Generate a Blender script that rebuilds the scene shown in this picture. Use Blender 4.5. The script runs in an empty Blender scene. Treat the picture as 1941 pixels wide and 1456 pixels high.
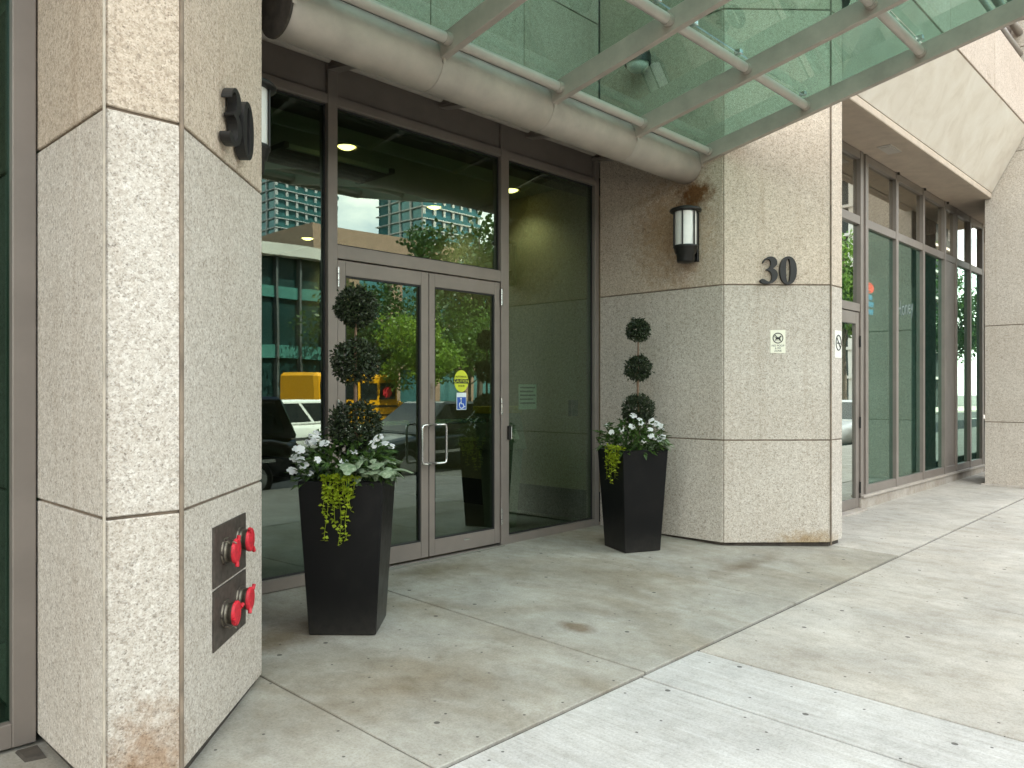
import bpy, bmesh, math, random
from mathutils import Vector, Matrix
R = math.radians
random.seed(7)
scene = bpy.context.scene
COL = scene.collection

# ------------------------------------------------------------------ camera
H = 1.42
cam_d = bpy.data.cameras.new('camera')
cam = bpy.data.objects.new('camera', cam_d)
COL.objects.link(cam)
cam.location = (0, 0, H)
cam.rotation_euler = (R(90), 0, R(43.6 - 90))
cam_d.sensor_width = 36.0
cam_d.lens = 36.0 * 1500 / 1941
cam_d.shift_y = (744 - 728) / 1941
cam_d.clip_start = 0.05
cam_d.clip_end = 2000
scene.camera = cam

# ------------------------------------------------------------------ sky, sun, exposure
SUN_EL, SUN_AZ = 56.0, 18.0          # the sun stands behind the building: the entrance lies in shade
world = bpy.data.worlds.new('World')
scene.world = world
world.use_nodes = True
wn, wl = world.node_tree.nodes, world.node_tree.links
wn.clear()
w_out = wn.new('ShaderNodeOutputWorld')
w_bg = wn.new('ShaderNodeBackground')
w_sky = wn.new('ShaderNodeTexSky')
w_sky.sky_type = 'NISHITA'
w_sky.sun_disc = False
w_sky.sun_elevation = R(SUN_EL)
w_sky.sun_rotation = R(SUN_AZ)
w_sky.dust_density = 1.5
w_tc = wn.new('ShaderNodeTexCoord')
w_map = wn.new('ShaderNodeMapping')
w_map.inputs['Scale'].default_value = (1.0, 1.0, 2.2)
w_noise = wn.new('ShaderNodeTexNoise')
w_noise.inputs['Scale'].default_value = 2.6
w_noise.inputs['Detail'].default_value = 8
w_noise.inputs['Roughness'].default_value = 0.58
w_ramp = wn.new('ShaderNodeValToRGB')
w_ramp.color_ramp.elements[0].position = 0.42
w_ramp.color_ramp.elements[0].color = (0, 0, 0, 1)
w_ramp.color_ramp.elements[1].position = 0.60
w_ramp.color_ramp.elements[1].color = (0.92, 0.92, 0.92, 1)
w_mix = wn.new('ShaderNodeMix')
w_mix.data_type = 'RGBA'
w_mix.inputs['B'].default_value = (11.0, 10.6, 10.0, 1)      # sunlit cloud
wl.new(w_tc.outputs['Generated'], w_map.inputs['Vector'])
wl.new(w_map.outputs['Vector'], w_noise.inputs['Vector'])
wl.new(w_noise.outputs['Fac'], w_ramp.inputs['Fac'])
wl.new(w_ramp.outputs['Color'], w_mix.inputs['Factor'])
wl.new(w_sky.outputs['Color'], w_mix.inputs['A'])
wl.new(w_mix.outputs['Result'], w_bg.inputs['Color'])
w_bg.inputs['Strength'].default_value = 0.12
wl.new(w_bg.outputs['Background'], w_out.inputs['Surface'])

sun_d = bpy.data.lights.new('sun', 'SUN')
sun_d.energy = 4.0
sun_d.angle = R(0.5)
sun_d.color = (1.0, 0.95, 0.87)
sun = bpy.data.objects.new('sun', sun_d)
COL.objects.link(sun)
_sd = Vector((math.sin(R(SUN_AZ)) * math.cos(R(SUN_EL)), math.cos(R(SUN_AZ)) * math.cos(R(SUN_EL)), math.sin(R(SUN_EL))))
sun.rotation_euler = _sd.to_track_quat('Z', 'Y').to_euler()
sun.location = (20, 40, 60)

vs = scene.view_settings
vs.view_transform = 'Standard'
vs.look = 'None'
vs.gamma = 1.0
vs.use_curve_mapping = False
vs.exposure = 2.35
vs.use_white_balance = True
vs.white_balance_temperature = 6800
vs.white_balance_tint = 3
scene.cycles.max_bounces = 10
scene.cycles.transparent_max_bounces = 16
scene.cycles.use_denoising = True
scene.cycles.caustics_reflective = False
scene.cycles.caustics_refractive = False
scene.cycles.sample_clamp_indirect = 8

# ------------------------------------------------------------------ materials
MATS = {}
def nmat(name):
    m = bpy.data.materials.new(name)
    m.use_nodes = True
    MATS[name] = m
    n = m.node_tree.nodes
    return m, n, m.node_tree.links, n['Principled BSDF']

def _ramp(n, stops, interp='LINEAR'):
    r = n.new('ShaderNodeValToRGB')
    r.color_ramp.interpolation = interp
    e = r.color_ramp.elements
    e[0].position, e[0].color = stops[0][0], (*stops[0][1], 1)
    e[1].position, e[1].color = stops[-1][0], (*stops[-1][1], 1)
    for p, c in stops[1:-1]:
        x = e.new(p)
        x.color = (*c, 1)
    return r

def _mix(n, l, a, b, fac, mode='MIX'):
    m = n.new('ShaderNodeMix')
    m.data_type = 'RGBA'
    m.blend_type = mode
    for key, v in (('Factor', fac), ('A', a), ('B', b)):
        if hasattr(v, 'is_linked') or hasattr(v, 'links'):
            l.new(v, m.inputs[key])
        elif isinstance(v, (int, float)):
            m.inputs[key].default_value = v
        else:
            m.inputs[key].default_value = (*v, 1)
    return m.outputs['Result']

def _noise(n, l, vec, scale, detail=4, rough=0.55, dist=0.0):
    t = n.new('ShaderNodeTexNoise')
    t.inputs['Scale'].default_value = scale
    t.inputs['Detail'].default_value = detail
    t.inputs['Roughness'].default_value = rough
    t.inputs['Distortion'].default_value = dist
    if vec is not None:
        l.new(vec, t.inputs['Vector'])
    return t.outputs['Fac']

def _math(n, l, op, a, b=None, clamp=False):
    t = n.new('ShaderNodeMath')
    t.operation = op
    t.use_clamp = clamp
    for i, v in enumerate((a, b)):
        if v is None:
            continue
        if isinstance(v, (int, float)):
            t.inputs[i].default_value = v
        else:
            l.new(v, t.inputs[i])
    return t.outputs['Value']

def _bump(n, l, h, bsdf, strength=0.3, dist=0.002):
    b = n.new('ShaderNodeBump')
    b.inputs['Strength'].default_value = strength
    b.inputs['Distance'].default_value = dist
    l.new(h, b.inputs['Height'])
    l.new(b.outputs['Normal'], bsdf.inputs['Normal'])

def _pos(n):
    return n.new('ShaderNodeNewGeometry').outputs['Position']

def simple(name, col, rough=0.5, metal=0.0, var=0.12, scale=6.0, bump=0.0, spec=0.5):
    """painted / plain surface with a little uneven tone"""
    m, n, l, b = nmat(name)
    f = _noise(n, l, _pos(n), scale, 5, 0.6)
    lo = tuple(c * (1 - var) for c in col)
    hi = tuple(min(1, c * (1 + var)) for c in col)
    r = _ramp(n, [(0.3, lo), (0.7, hi)])
    l.new(f, r.inputs['Fac'])
    l.new(r.outputs['Color'], b.inputs['Base Color'])
    b.inputs['Roughness'].default_value = rough
    b.inputs['Metallic'].default_value = metal
    b.inputs['Specular IOR Level'].default_value = spec
    if bump:
        _bump(n, l, _noise(n, l, _pos(n), scale * 20, 3), b, bump, 0.001)
    return m

def emit(name, col, strength):
    m, n, l, b = nmat(name)
    b.inputs['Base Color'].default_value = (*col, 1)
    b.inputs['Emission Color'].default_value = (*col, 1)
    b.inputs['Emission Strength'].default_value = strength
    return m

def granite(name, tint, stains_tones=(), dirt_haze=True, grain=1.0):
    """speckled flamed granite; stains = list of (centre, radii, colour, amount)"""
    m, n, l, b = nmat(name)
    p = _pos(n)
    cols = []
    for sc in (185.0 * grain, 84.0 * grain):
        v = n.new('ShaderNodeTexVoronoi')
        v.inputs['Scale'].default_value = sc
        l.new(p, v.inputs['Vector'])
        s = n.new('ShaderNodeSeparateColor')
        l.new(v.outputs['Color'], s.inputs['Color'])
        r = _ramp(n, [(0.0, (0.18, 0.155, 0.135)), (0.07, (0.34, 0.30, 0.265)), (0.26, (0.465, 0.415, 0.37)),
                      (0.55, (0.55, 0.505, 0.46)), (0.80, (0.63, 0.595, 0.56)), (1.0, (0.70, 0.67, 0.64))])
        l.new(s.outputs['Red'], r.inputs['Fac'])
        cols.append(r.outputs['Color'])
    c = _mix(n, l, cols[0], cols[1], 0.42)
    big = _ramp(n, [(0.35, (0.88, 0.865, 0.845)), (0.65, (1.06, 1.06, 1.06))])
    l.new(_noise(n, l, p, 26.0 * grain, 4, 0.75), big.inputs['Fac'])
    c = _mix(n, l, c, big.outputs['Color'], 0.85, 'MULTIPLY')
    slow = _ramp(n, [(0.3, (0.90, 0.87, 0.84)), (0.7, (1.05, 1.05, 1.05))])
    l.new(_noise(n, l, p, 1.1, 5, 0.6), slow.inputs['Fac'])
    c = _mix(n, l, c, slow.outputs['Color'], 0.8, 'MULTIPLY')
    c = _mix(n, l, c, tint, 1.0, 'MULTIPLY')
    rv = _ramp(n, [(0.0, (0.90, 0.88, 0.85)), (0.5, (0.98, 0.97, 0.955)), (1.0, (1.04, 1.04, 1.04))])   # slab to slab
    l.new(n.new('ShaderNodeObjectInfo').outputs['Random'], rv.inputs['Fac'])
    c = _mix(n, l, c, rv.outputs['Color'], 1.0, 'MULTIPLY')
    if dirt_haze:                                      # grime streaks running down
        mp = n.new('ShaderNodeMapping')
        mp.inputs['Scale'].default_value = (9, 9, 0.45)
        l.new(p, mp.inputs['Vector'])
        st = _ramp(n, [(0.55, (0, 0, 0)), (0.8, (1, 1, 1))])
        l.new(_noise(n, l, mp.outputs['Vector'], 1.0, 4, 0.6), st.inputs['Fac'])
        c = _mix(n, l, c, _mix(n, l, c, (0.62, 0.52, 0.43), 1.0, 'MULTIPLY'), _math(n, l, 'MULTIPLY', st.outputs['Color'], 0.35))
    for cen, rad, col, amt in stains_tones:
        mp = n.new('ShaderNodeVectorMath')
        mp.operation = 'SUBTRACT'
        l.new(p, mp.inputs[0])
        mp.inputs[1].default_value = cen
        dv = n.new('ShaderNodeVectorMath')
        dv.operation = 'DIVIDE'
        l.new(mp.outputs[0], dv.inputs[0])
        dv.inputs[1].default_value = rad
        ln = n.new('ShaderNodeVectorMath')
        ln.operation = 'LENGTH'
        l.new(dv.outputs[0], ln.inputs[0])
        d = _math(n, l, 'ADD', ln.outputs['Value'], _math(n, l, 'MULTIPLY', _math(n, l, 'SUBTRACT', _noise(n, l, p, 14.0, 5, 0.7), 0.5), 1.5))
        k = _math(n, l, 'MULTIPLY', _math(n, l, 'SUBTRACT', 1.0, d, True), 1.8 * amt, True)
        c = _mix(n, l, c, _mix(n, l, c, col, 1.0, 'MULTIPLY'), k)
    l.new(c, b.inputs['Base Color'])
    b.inputs['Roughness'].default_value = 0.8
    b.inputs['Specular IOR Level'].default_value = 0.3
    _bump(n, l, _noise(n, l, p, 70.0 * grain, 3, 0.6), b, 0.5, 0.003)
    return m

def concrete(name, base, warm=0.0, streak=(1.5, 0.75, 1), gum=True, stains_tones=(), fine=1.0):
    m, n, l, b = nmat(name)
    p = _pos(n)
    r1 = _ramp(n, [(0.3, tuple(c * 0.80 for c in base)), (0.7, tuple(c * 1.14 for c in base))])
    l.new(_noise(n, l, p, 1.7, 8, 0.68), r1.inputs['Fac'])
    c = r1.outputs['Color']
    mp = n.new('ShaderNodeMapping')
    mp.inputs['Scale'].default_value = streak
    l.new(p, mp.inputs['Vector'])
    r2 = _ramp(n, [(0.35, (0.84, 0.81, 0.77)), (0.65, (1.10, 1.10, 1.10))])
    l.new(_noise(n, l, mp.outputs['Vector'], 5.0, 7, 0.72), r2.inputs['Fac'])
    c = _mix(n, l, c, r2.outputs['Color'], 0.75, 'MULTIPLY')
    r3 = _ramp(n, [(0.28, (0.70, 0.69, 0.67)), (0.5, (1.0, 1.0, 1.0)), (0.72, (1.16, 1.16, 1.16))])
    l.new(_noise(n, l, p, 85.0, 4, 0.8), r3.inputs['Fac'])
    c = _mix(n, l, c, r3.outputs['Color'], 0.9 * fine, 'MULTIPLY')
    r5 = _ramp(n, [(0.32, (0.80, 0.78, 0.75)), (0.5, (1, 1, 1)), (0.7, (1.08, 1.08, 1.08))])
    l.new(_noise(n, l, p, 11.0, 8, 0.72, 0.3), r5.inputs['Fac'])
    c = _mix(n, l, c, r5.outputs['Color'], 0.6, 'MULTIPLY')
    if warm:
        r4 = _ramp(n, [(0.44, (0, 0, 0)), (0.68, (1, 1, 1))])
        l.new(_noise(n, l, mp.outputs['Vector'], 0.9, 7, 0.62, 0.6), r4.inputs['Fac'])
        c = _mix(n, l, c, _mix(n, l, c, (0.68, 0.60, 0.49), 1.0, 'MULTIPLY'), _math(n, l, 'MULTIPLY', r4.outputs['Color'], warm))
    for cen, rad, col, amt in stains_tones:
        sb = n.new('ShaderNodeVectorMath')
        sb.operation = 'SUBTRACT'
        l.new(p, sb.inputs[0])
        sb.inputs[1].default_value = cen
        dv = n.new('ShaderNodeVectorMath')
        dv.operation = 'DIVIDE'
        l.new(sb.outputs[0], dv.inputs[0])
        dv.inputs[1].default_value = rad
        ln = n.new('ShaderNodeVectorMath')
        ln.operation = 'LENGTH'
        l.new(dv.outputs[0], ln.inputs[0])
        d = _math(n, l, 'ADD', ln.outputs['Value'], _math(n, l, 'MULTIPLY', _math(n, l, 'SUBTRACT', _noise(n, l, p, 5.0, 7, 0.7), 0.5), 1.6))
        k = _math(n, l, 'MULTIPLY', _math(n, l, 'SUBTRACT', 1.0, d, True), 1.6 * amt, True)
        c = _mix(n, l, c, _mix(n, l, c, col, 1.0, 'MULTIPLY'), k)
    if gum:
        for sc, rr in ((1.7, 0.024), (4.3, 0.030)):
            v = n.new('ShaderNodeTexVoronoi')
            v.voronoi_dimensions = '2D'
            v.inputs['Scale'].default_value = sc
            l.new(p, v.inputs['Vector'])
            s = n.new('ShaderNodeSeparateColor')
            l.new(v.outputs['Color'], s.inputs['Color'])
            keep = _math(n, l, 'GREATER_THAN', s.outputs['Green'], 0.55)
            k = _math(n, l, 'MULTIPLY', _math(n, l, 'LESS_THAN', v.outputs['Distance'], rr), keep)
            c = _mix(n, l, c, (0.05, 0.045, 0.04), _math(n, l, 'MULTIPLY', k, 0.8))
    l.new(c, b.inputs['Base Color'])
    b.inputs['Roughness'].default_value = 0.85
    b.inputs['Specular IOR Level'].default_value = 0.25
    mp2 = n.new('ShaderNodeMapping')
    mp2.inputs['Scale'].default_value = (60, 6, 1)
    l.new(p, mp2.inputs['Vector'])
    _bump(n, l, _noise(n, l, mp2.outputs['Vector'], 2.0, 4, 0.7), b, 0.25, 0.004)
    return m

def glass(name, tint, refl, ior=1.5, wave=0.0, body=None, body_amt=0.0, dirt_haze=0.0, mirror=(0.88, 1.0, 0.94)):
    """tinted pane: clear tinted transmission + mirror reflection rising to grazing"""
    m, n, l, b = nmat(name)
    n.remove(b)
    out = n['Material Output']
    tr = n.new('ShaderNodeBsdfTransparent')
    tr.inputs['Color'].default_value = (*[c ** 0.5 for c in tint], 1)
    gl = n.new('ShaderNodeBsdfGlossy')
    gl.inputs['Roughness'].default_value = 0.0
    gl.inputs['Color'].default_value = (*mirror, 1)
    fr = n.new('ShaderNodeFresnel')
    fr.inputs['IOR'].default_value = ior
    fac = _math(n, l, 'ADD', _math(n, l, 'MULTIPLY', fr.outputs['Fac'], 1.3), refl, True)
    if wave:
        bp = n.new('ShaderNodeBump')
        bp.inputs['Strength'].default_value = wave
        bp.inputs['Distance'].default_value = 0.01
        l.new(_noise(n, l, _pos(n), 1.3, 1, 0.4), bp.inputs['Height'])
        l.new(bp.outputs['Normal'], gl.inputs['Normal'])
    base = tr.outputs[0]
    if body:
        df = n.new('ShaderNodeBsdfDiffuse')
        df.inputs['Color'].default_value = (*body, 1)
        tl = n.new('ShaderNodeBsdfTranslucent')
        tl.inputs['Color'].default_value = (*body, 1)
        ad = n.new('ShaderNodeMixShader')
        l.new(df.outputs[0], ad.inputs[1])
        l.new(tl.outputs[0], ad.inputs[2])
        mb = n.new('ShaderNodeMixShader')
        mb.inputs[0].default_value = body_amt * 0.5
        if dirt_haze:                                  # body colour thickens at grazing angles, put in to dim the mirrored canopy
            lw = n.new('ShaderNodeLayerWeight')
            lw.inputs['Blend'].default_value = 0.5
            l.new(_math(n, l, 'ADD', body_amt * 0.5, _math(n, l, 'MULTIPLY', _math(n, l, 'POWER', lw.outputs['Facing'], 5.0), dirt_haze), True), mb.inputs[0])
        l.new(tr.outputs[0], mb.inputs[1])
        l.new(ad.outputs[0], mb.inputs[2])
        base = mb.outputs[0]
    bf = n.new('ShaderNodeNewGeometry').outputs['Backfacing']
    fac = _math(n, l, 'MULTIPLY', fac, _math(n, l, 'SUBTRACT', 1.0, bf))
    mx = n.new('ShaderNodeMixShader')
    l.new(fac, mx.inputs[0])
    l.new(base, mx.inputs[1])
    l.new(gl.outputs[0], mx.inputs[2])
    l.new(mx.outputs[0], out.inputs['Surface'])
    return m

def leafmat(name, c0, c1, trans=0.35, rough=0.5, scale=40.0):
    m, n, l, b = nmat(name)
    f = _noise(n, l, _pos(n), scale, 2, 0.6)
    r = _ramp(n, [(0.3, c0), (0.7, c1)])
    l.new(f, r.inputs['Fac'])
    l.new(r.outputs['Color'], b.inputs['Base Color'])
    b.inputs['Roughness'].default_value = rough
    b.inputs['Specular IOR Level'].default_value = 0.4
    tl = n.new('ShaderNodeBsdfTranslucent')
    l.new(r.outputs['Color'], tl.inputs['Color'])
    mx = n.new('ShaderNodeMixShader')
    mx.inputs[0].default_value = trans
    l.new(b.outputs[0], mx.inputs[1])
    l.new(tl.outputs[0], mx.inputs[2])
    l.new(mx.outputs[0], n['Material Output'].inputs['Surface'])
    return m

WARM, GREY = (1.05, 0.98, 0.89), (1.01, 1.01, 0.99)
granite('granite_warm', WARM, stains_tones=[((6.79, 4.02, 3.34), (0.12, 0.26, 0.17), (0.34, 0.20, 0.10), 0.9),
                                      ((6.79, 4.30, 3.05), (0.15, 0.55, 0.7), (0.74, 0.60, 0.46), 0.7)])  # second entry: broad tan darkening on the wall around the lamp
granite('granite_grey', GREY, stains_tones=[((1.19, 2.97, -0.02), (0.24, 0.14, 0.36), (0.66, 0.52, 0.42), 0.8),
                                      ((1.12, 2.97, -0.06), (0.09, 0.12, 0.13), (0.50, 0.33, 0.14), 1.0),
                                      ((7.35, 3.1, -0.02), (0.45, 0.45, 0.16), (0.70, 0.58, 0.42), 0.8)])
granite('granite_upper', (1.0, 0.92, 0.87), dirt_haze=True)
simple('sealant', (0.20, 0.155, 0.115), 0.85, var=0.35, scale=9)
simple('sealant_cream', (0.43, 0.38, 0.31), 0.8, var=0.2, scale=12)
simple('plinth_dark', (0.055, 0.045, 0.036), 0.9, var=0.4, scale=11)
concrete('slab_entrance', (0.38, 0.365, 0.325), warm=0.7,
         stains_tones=[((2.7, 3.2, -0.06), (0.9, 0.40, 0.3), (0.66, 0.59, 0.50), 0.5), ((4.2, 4.9, -0.03), (0.8, 0.35, 0.3), (0.62, 0.57, 0.47), 0.6),
                 ((3.9, 3.16, -0.06), (0.10, 0.16, 0.1), (0.55, 0.46, 0.38), 0.9), ((2.5, 4.3, -0.05), (0.45, 0.3, 0.2), (0.55, 0.47, 0.38), 0.8),
                 ((6.2, 3.2, -0.05), (0.8, 0.16, 0.2), (0.66, 0.60, 0.54), 0.7)])
concrete('slab_sidewalk', (0.47, 0.445, 0.405), warm=0.22)
concrete('slab_pale', (0.52, 0.515, 0.50), warm=0.05, streak=(9, 0.4, 1))
concrete('kerb_concrete', (0.42, 0.40, 0.37), warm=0.3, gum=False)
concrete('curb_render', (0.44, 0.40, 0.36), warm=0.5, gum=False)
simple('joint_dark', (0.05, 0.043, 0.035), 0.95, var=0.4)
simple('asphalt', (0.055, 0.055, 0.057), 0.9, var=0.35, scale=3, bump=0.3)
simple('ground_far', (0.16, 0.15, 0.135), 0.9, var=0.3, scale=0.4)
simple('road_paint', (0.75, 0.75, 0.72), 0.7, var=0.15)
simple('taupe_metal', (0.22, 0.188, 0.165), 0.42, 0.15, var=0.10, scale=3)
simple('taupe_light', (0.42, 0.37, 0.325), 0.5, 0.05, var=0.14, scale=5, bump=0.08)
simple('taupe_pale', (0.50, 0.455, 0.41), 0.45, 0.05, var=0.08, scale=5)
simple('gasket', (0.012, 0.012, 0.012), 0.6)
simple('steel', (0.72, 0.72, 0.71), 0.22, 1.0, var=0.05)
simple('aged_bronze', (0.105, 0.088, 0.075), 0.5, 0.6, var=0.35, scale=30)
simple('old_brass', (0.20, 0.175, 0.14), 0.42, 0.8, var=0.3, scale=40)
simple('red_plastic', (0.55, 0.014, 0.03), 0.5, var=0.35, scale=45)
simple('black_metal', (0.014, 0.013, 0.012), 0.4, 0.2, var=0.3, scale=20)
simple('digit_black', (0.010, 0.0092, 0.009), 0.5, 0.0, var=0.3, scale=25)
simple('opal_glass', (0.80, 0.78, 0.74), 0.22, var=0.03, scale=20)
simple('white_sign', (0.80, 0.79, 0.72), 0.5, var=0.04)
simple('cream_sign', (0.78, 0.76, 0.63), 0.5, var=0.05)
simple('ink_black', (0.02, 0.02, 0.02), 0.6)
simple('decal_yellow', (0.60, 0.66, 0.04), 0.5, var=0.06)
simple('decal_blue', (0.02, 0.09, 0.42), 0.5)
simple('decal_white', (0.72, 0.80, 0.80), 0.5)
m_, n_, l_, b_ = nmat('planter_black')          # satin black resin, dusty and splashed near the foot
p_ = _pos(n_)
sx_ = n_.new('ShaderNodeSeparateXYZ')
l_.new(p_, sx_.inputs[0])
lowz = _math(n_, l_, 'SUBTRACT', 1.0, _math(n_, l_, 'MULTIPLY', _math(n_, l_, 'ADD', sx_.outputs['Z'], 0.06), 3.2), True)
dust = _math(n_, l_, 'MULTIPLY', _math(n_, l_, 'POWER', lowz, 2.0), _math(n_, l_, 'MULTIPLY', _noise(n_, l_, p_, 22.0, 6, 0.75), 0.16))
film = _math(n_, l_, 'MULTIPLY', _math(n_, l_, 'SUBTRACT', _noise(n_, l_, p_, 5.0, 6, 0.7, 0.5), 0.52, True), 0.07)
l_.new(_mix(n_, l_, (0.005, 0.005, 0.0055), (0.30, 0.27, 0.23), _math(n_, l_, 'ADD', dust, film, True)), b_.inputs['Base Color'])
l_.new(_math(n_, l_, 'ADD', 0.24, _math(n_, l_, 'MULTIPLY', _noise(n_, l_, p_, 9.0, 5, 0.7), 0.22)), b_.inputs['Roughness'])
b_.inputs['Specular IOR Level'].default_value = 0.22
simple('soil', (0.035, 0.026, 0.02), 0.95, var=0.5, scale=40, bump=0.6)
simple('bark', (0.17, 0.11, 0.07), 0.9, var=0.3, scale=40, bump=0.5)
simple('street_bark', (0.09, 0.07, 0.055), 0.9, var=0.3, scale=20, bump=0.5)
leafmat('leaf_box', (0.008, 0.014, 0.006), (0.042, 0.060, 0.024), 0.12, 0.42, 60)
leafmat('leaf_green', (0.028, 0.060, 0.012), (0.075, 0.135, 0.030), 0.25, 0.4, 50)
leafmat('leaf_lime', (0.26, 0.36, 0.015), (0.48, 0.56, 0.045), 0.35, 0.5, 60)
leafmat('leaf_silver', (0.13, 0.20, 0.10), (0.40, 0.47, 0.33), 0.2, 0.55, 45)
leafmat('petal_white', (0.80, 0.80, 0.80), (0.88, 0.88, 0.87), 0.3, 0.6, 60)
leafmat('leaf_tree', (0.045, 0.105, 0.018), (0.12, 0.20, 0.035), 0.45, 0.45, 1.5)
leafmat('leaf_tree_lime', (0.10, 0.20, 0.022), (0.24, 0.34, 0.05), 0.5, 0.45, 1.5)
leafmat('leaf_tree_dark', (0.025, 0.060, 0.015), (0.06, 0.11, 0.025), 0.4, 0.45, 1.5)
glass('glass_entrance', (0.30, 0.42, 0.30), 0.13, 1.5, wave=0.11, mirror=(0.82, 1.0, 0.90))
glass('glass_shop', (0.30, 0.52, 0.44), 0.12, 1.5, wave=0.05, body=(0.10, 0.20, 0.165), body_amt=0.35, mirror=(0.70, 0.95, 0.84))
glass('glass_shop_top', (0.45, 0.42, 0.36), 0.20, 1.5, wave=0.05, body=(0.30, 0.26, 0.215), body_amt=0.4, mirror=(0.98, 0.95, 0.86))  # beige body colour stands in for the soffit mirrored in the panes
glass('glass_side', (0.10, 0.24, 0.17), 0.03, 1.5, wave=0.05, mirror=(0.6, 1.0, 0.8))
glass('glass_shop_door', (0.25, 0.35, 0.30), 0.42, 1.5, wave=0.05, mirror=(0.92, 1.0, 0.95))
glass('glass_canopy', (0.29, 0.50, 0.42), 0.0, 1.45, body=(0.12, 0.22, 0.19), body_amt=0.08, dirt_haze=0.3)
glass('glass_dark', (0.10, 0.13, 0.13), 0.10, 1.5)
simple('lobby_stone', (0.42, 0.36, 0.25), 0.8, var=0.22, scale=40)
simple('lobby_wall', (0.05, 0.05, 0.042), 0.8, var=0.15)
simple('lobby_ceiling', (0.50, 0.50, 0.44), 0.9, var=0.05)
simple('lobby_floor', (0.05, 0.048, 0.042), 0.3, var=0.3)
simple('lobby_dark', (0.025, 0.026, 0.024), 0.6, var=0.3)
simple('shop_wall', (0.42, 0.43, 0.40), 0.8, var=0.12)
simple('shop_dark', (0.03, 0.035, 0.034), 0.8)
simple('soffit_paint', (0.52, 0.43, 0.345), 0.85, var=0.10, scale=5)
m_, n_, l_, b_ = nmat('cream_panel')           # honed pale stone with faint clouds and veins
r_ = _ramp(n_, [(0.25, (0.50, 0.43, 0.35)), (0.5, (0.60, 0.535, 0.455)), (0.75, (0.66, 0.61, 0.54))])
l_.new(_noise(n_, l_, _pos(n_), 2.4, 9, 0.66, 0.8), r_.inputs['Fac'])
l_.new(r_.outputs['Color'], b_.inputs['Base Color'])
b_.inputs['Roughness'].default_value = 0.7
simple('kiosk_steel', (0.34, 0.33, 0.29), 0.4, 0.3, var=0.1)
simple('kiosk_yellow', (0.55, 0.40, 0.06), 0.5)
simple('paper', (0.60, 0.62, 0.58), 0.7, var=0.05)
emit('lamp_glow', (1.0, 0.74, 0.30), 2.6)
emit('neon_red', (1.0, 0.05, 0.02), 0.9)
emit('neon_blue', (0.08, 0.40, 0.70), 0.35)
simple('etched', (0.17, 0.22, 0.205), 0.7, var=0.1)
simple('car_black', (0.006, 0.006, 0.007), 0.12, var=0.1)
simple('car_teal', (0.010, 0.022, 0.026), 0.10, 0.2, var=0.1)
simple('car_white', (0.72, 0.72, 0.70), 0.2, var=0.03)
simple('car_trim', (0.02, 0.02, 0.02), 0.5)
simple('car_glass', (0.012, 0.016, 0.018), 0.03, var=0.1)
simple('tyre', (0.015, 0.015, 0.015), 0.8)
simple('rim', (0.5, 0.5, 0.5), 0.3, 0.9)
simple('headlamp', (0.6, 0.62, 0.62), 0.1)
simple('tail_red', (0.35, 0.01, 0.01), 0.2)
simple('bus_yellow', (0.72, 0.33, 0.012), 0.35, var=0.05)
simple('bldg_pale', (0.50, 0.48, 0.45), 0.8, var=0.08, scale=0.6)
simple('bldg_brick', (0.27, 0.17, 0.12), 0.85, var=0.15, scale=3)
simple('bldg_grey', (0.33, 0.34, 0.35), 0.7, var=0.1, scale=0.6)
simple('bldg_fin', (0.10, 0.11, 0.11), 0.5, 0.3)
simple('tower_glass', (0.06, 0.17, 0.18), 0.06, 0.4, var=0.25, scale=0.3)
simple('podium_glass', (0.02, 0.05, 0.05), 0.08, 0.2, var=0.3, scale=0.8)
simple('spandrel_teal', (0.07, 0.20, 0.18), 0.15, 0.1, var=0.1)

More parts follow.
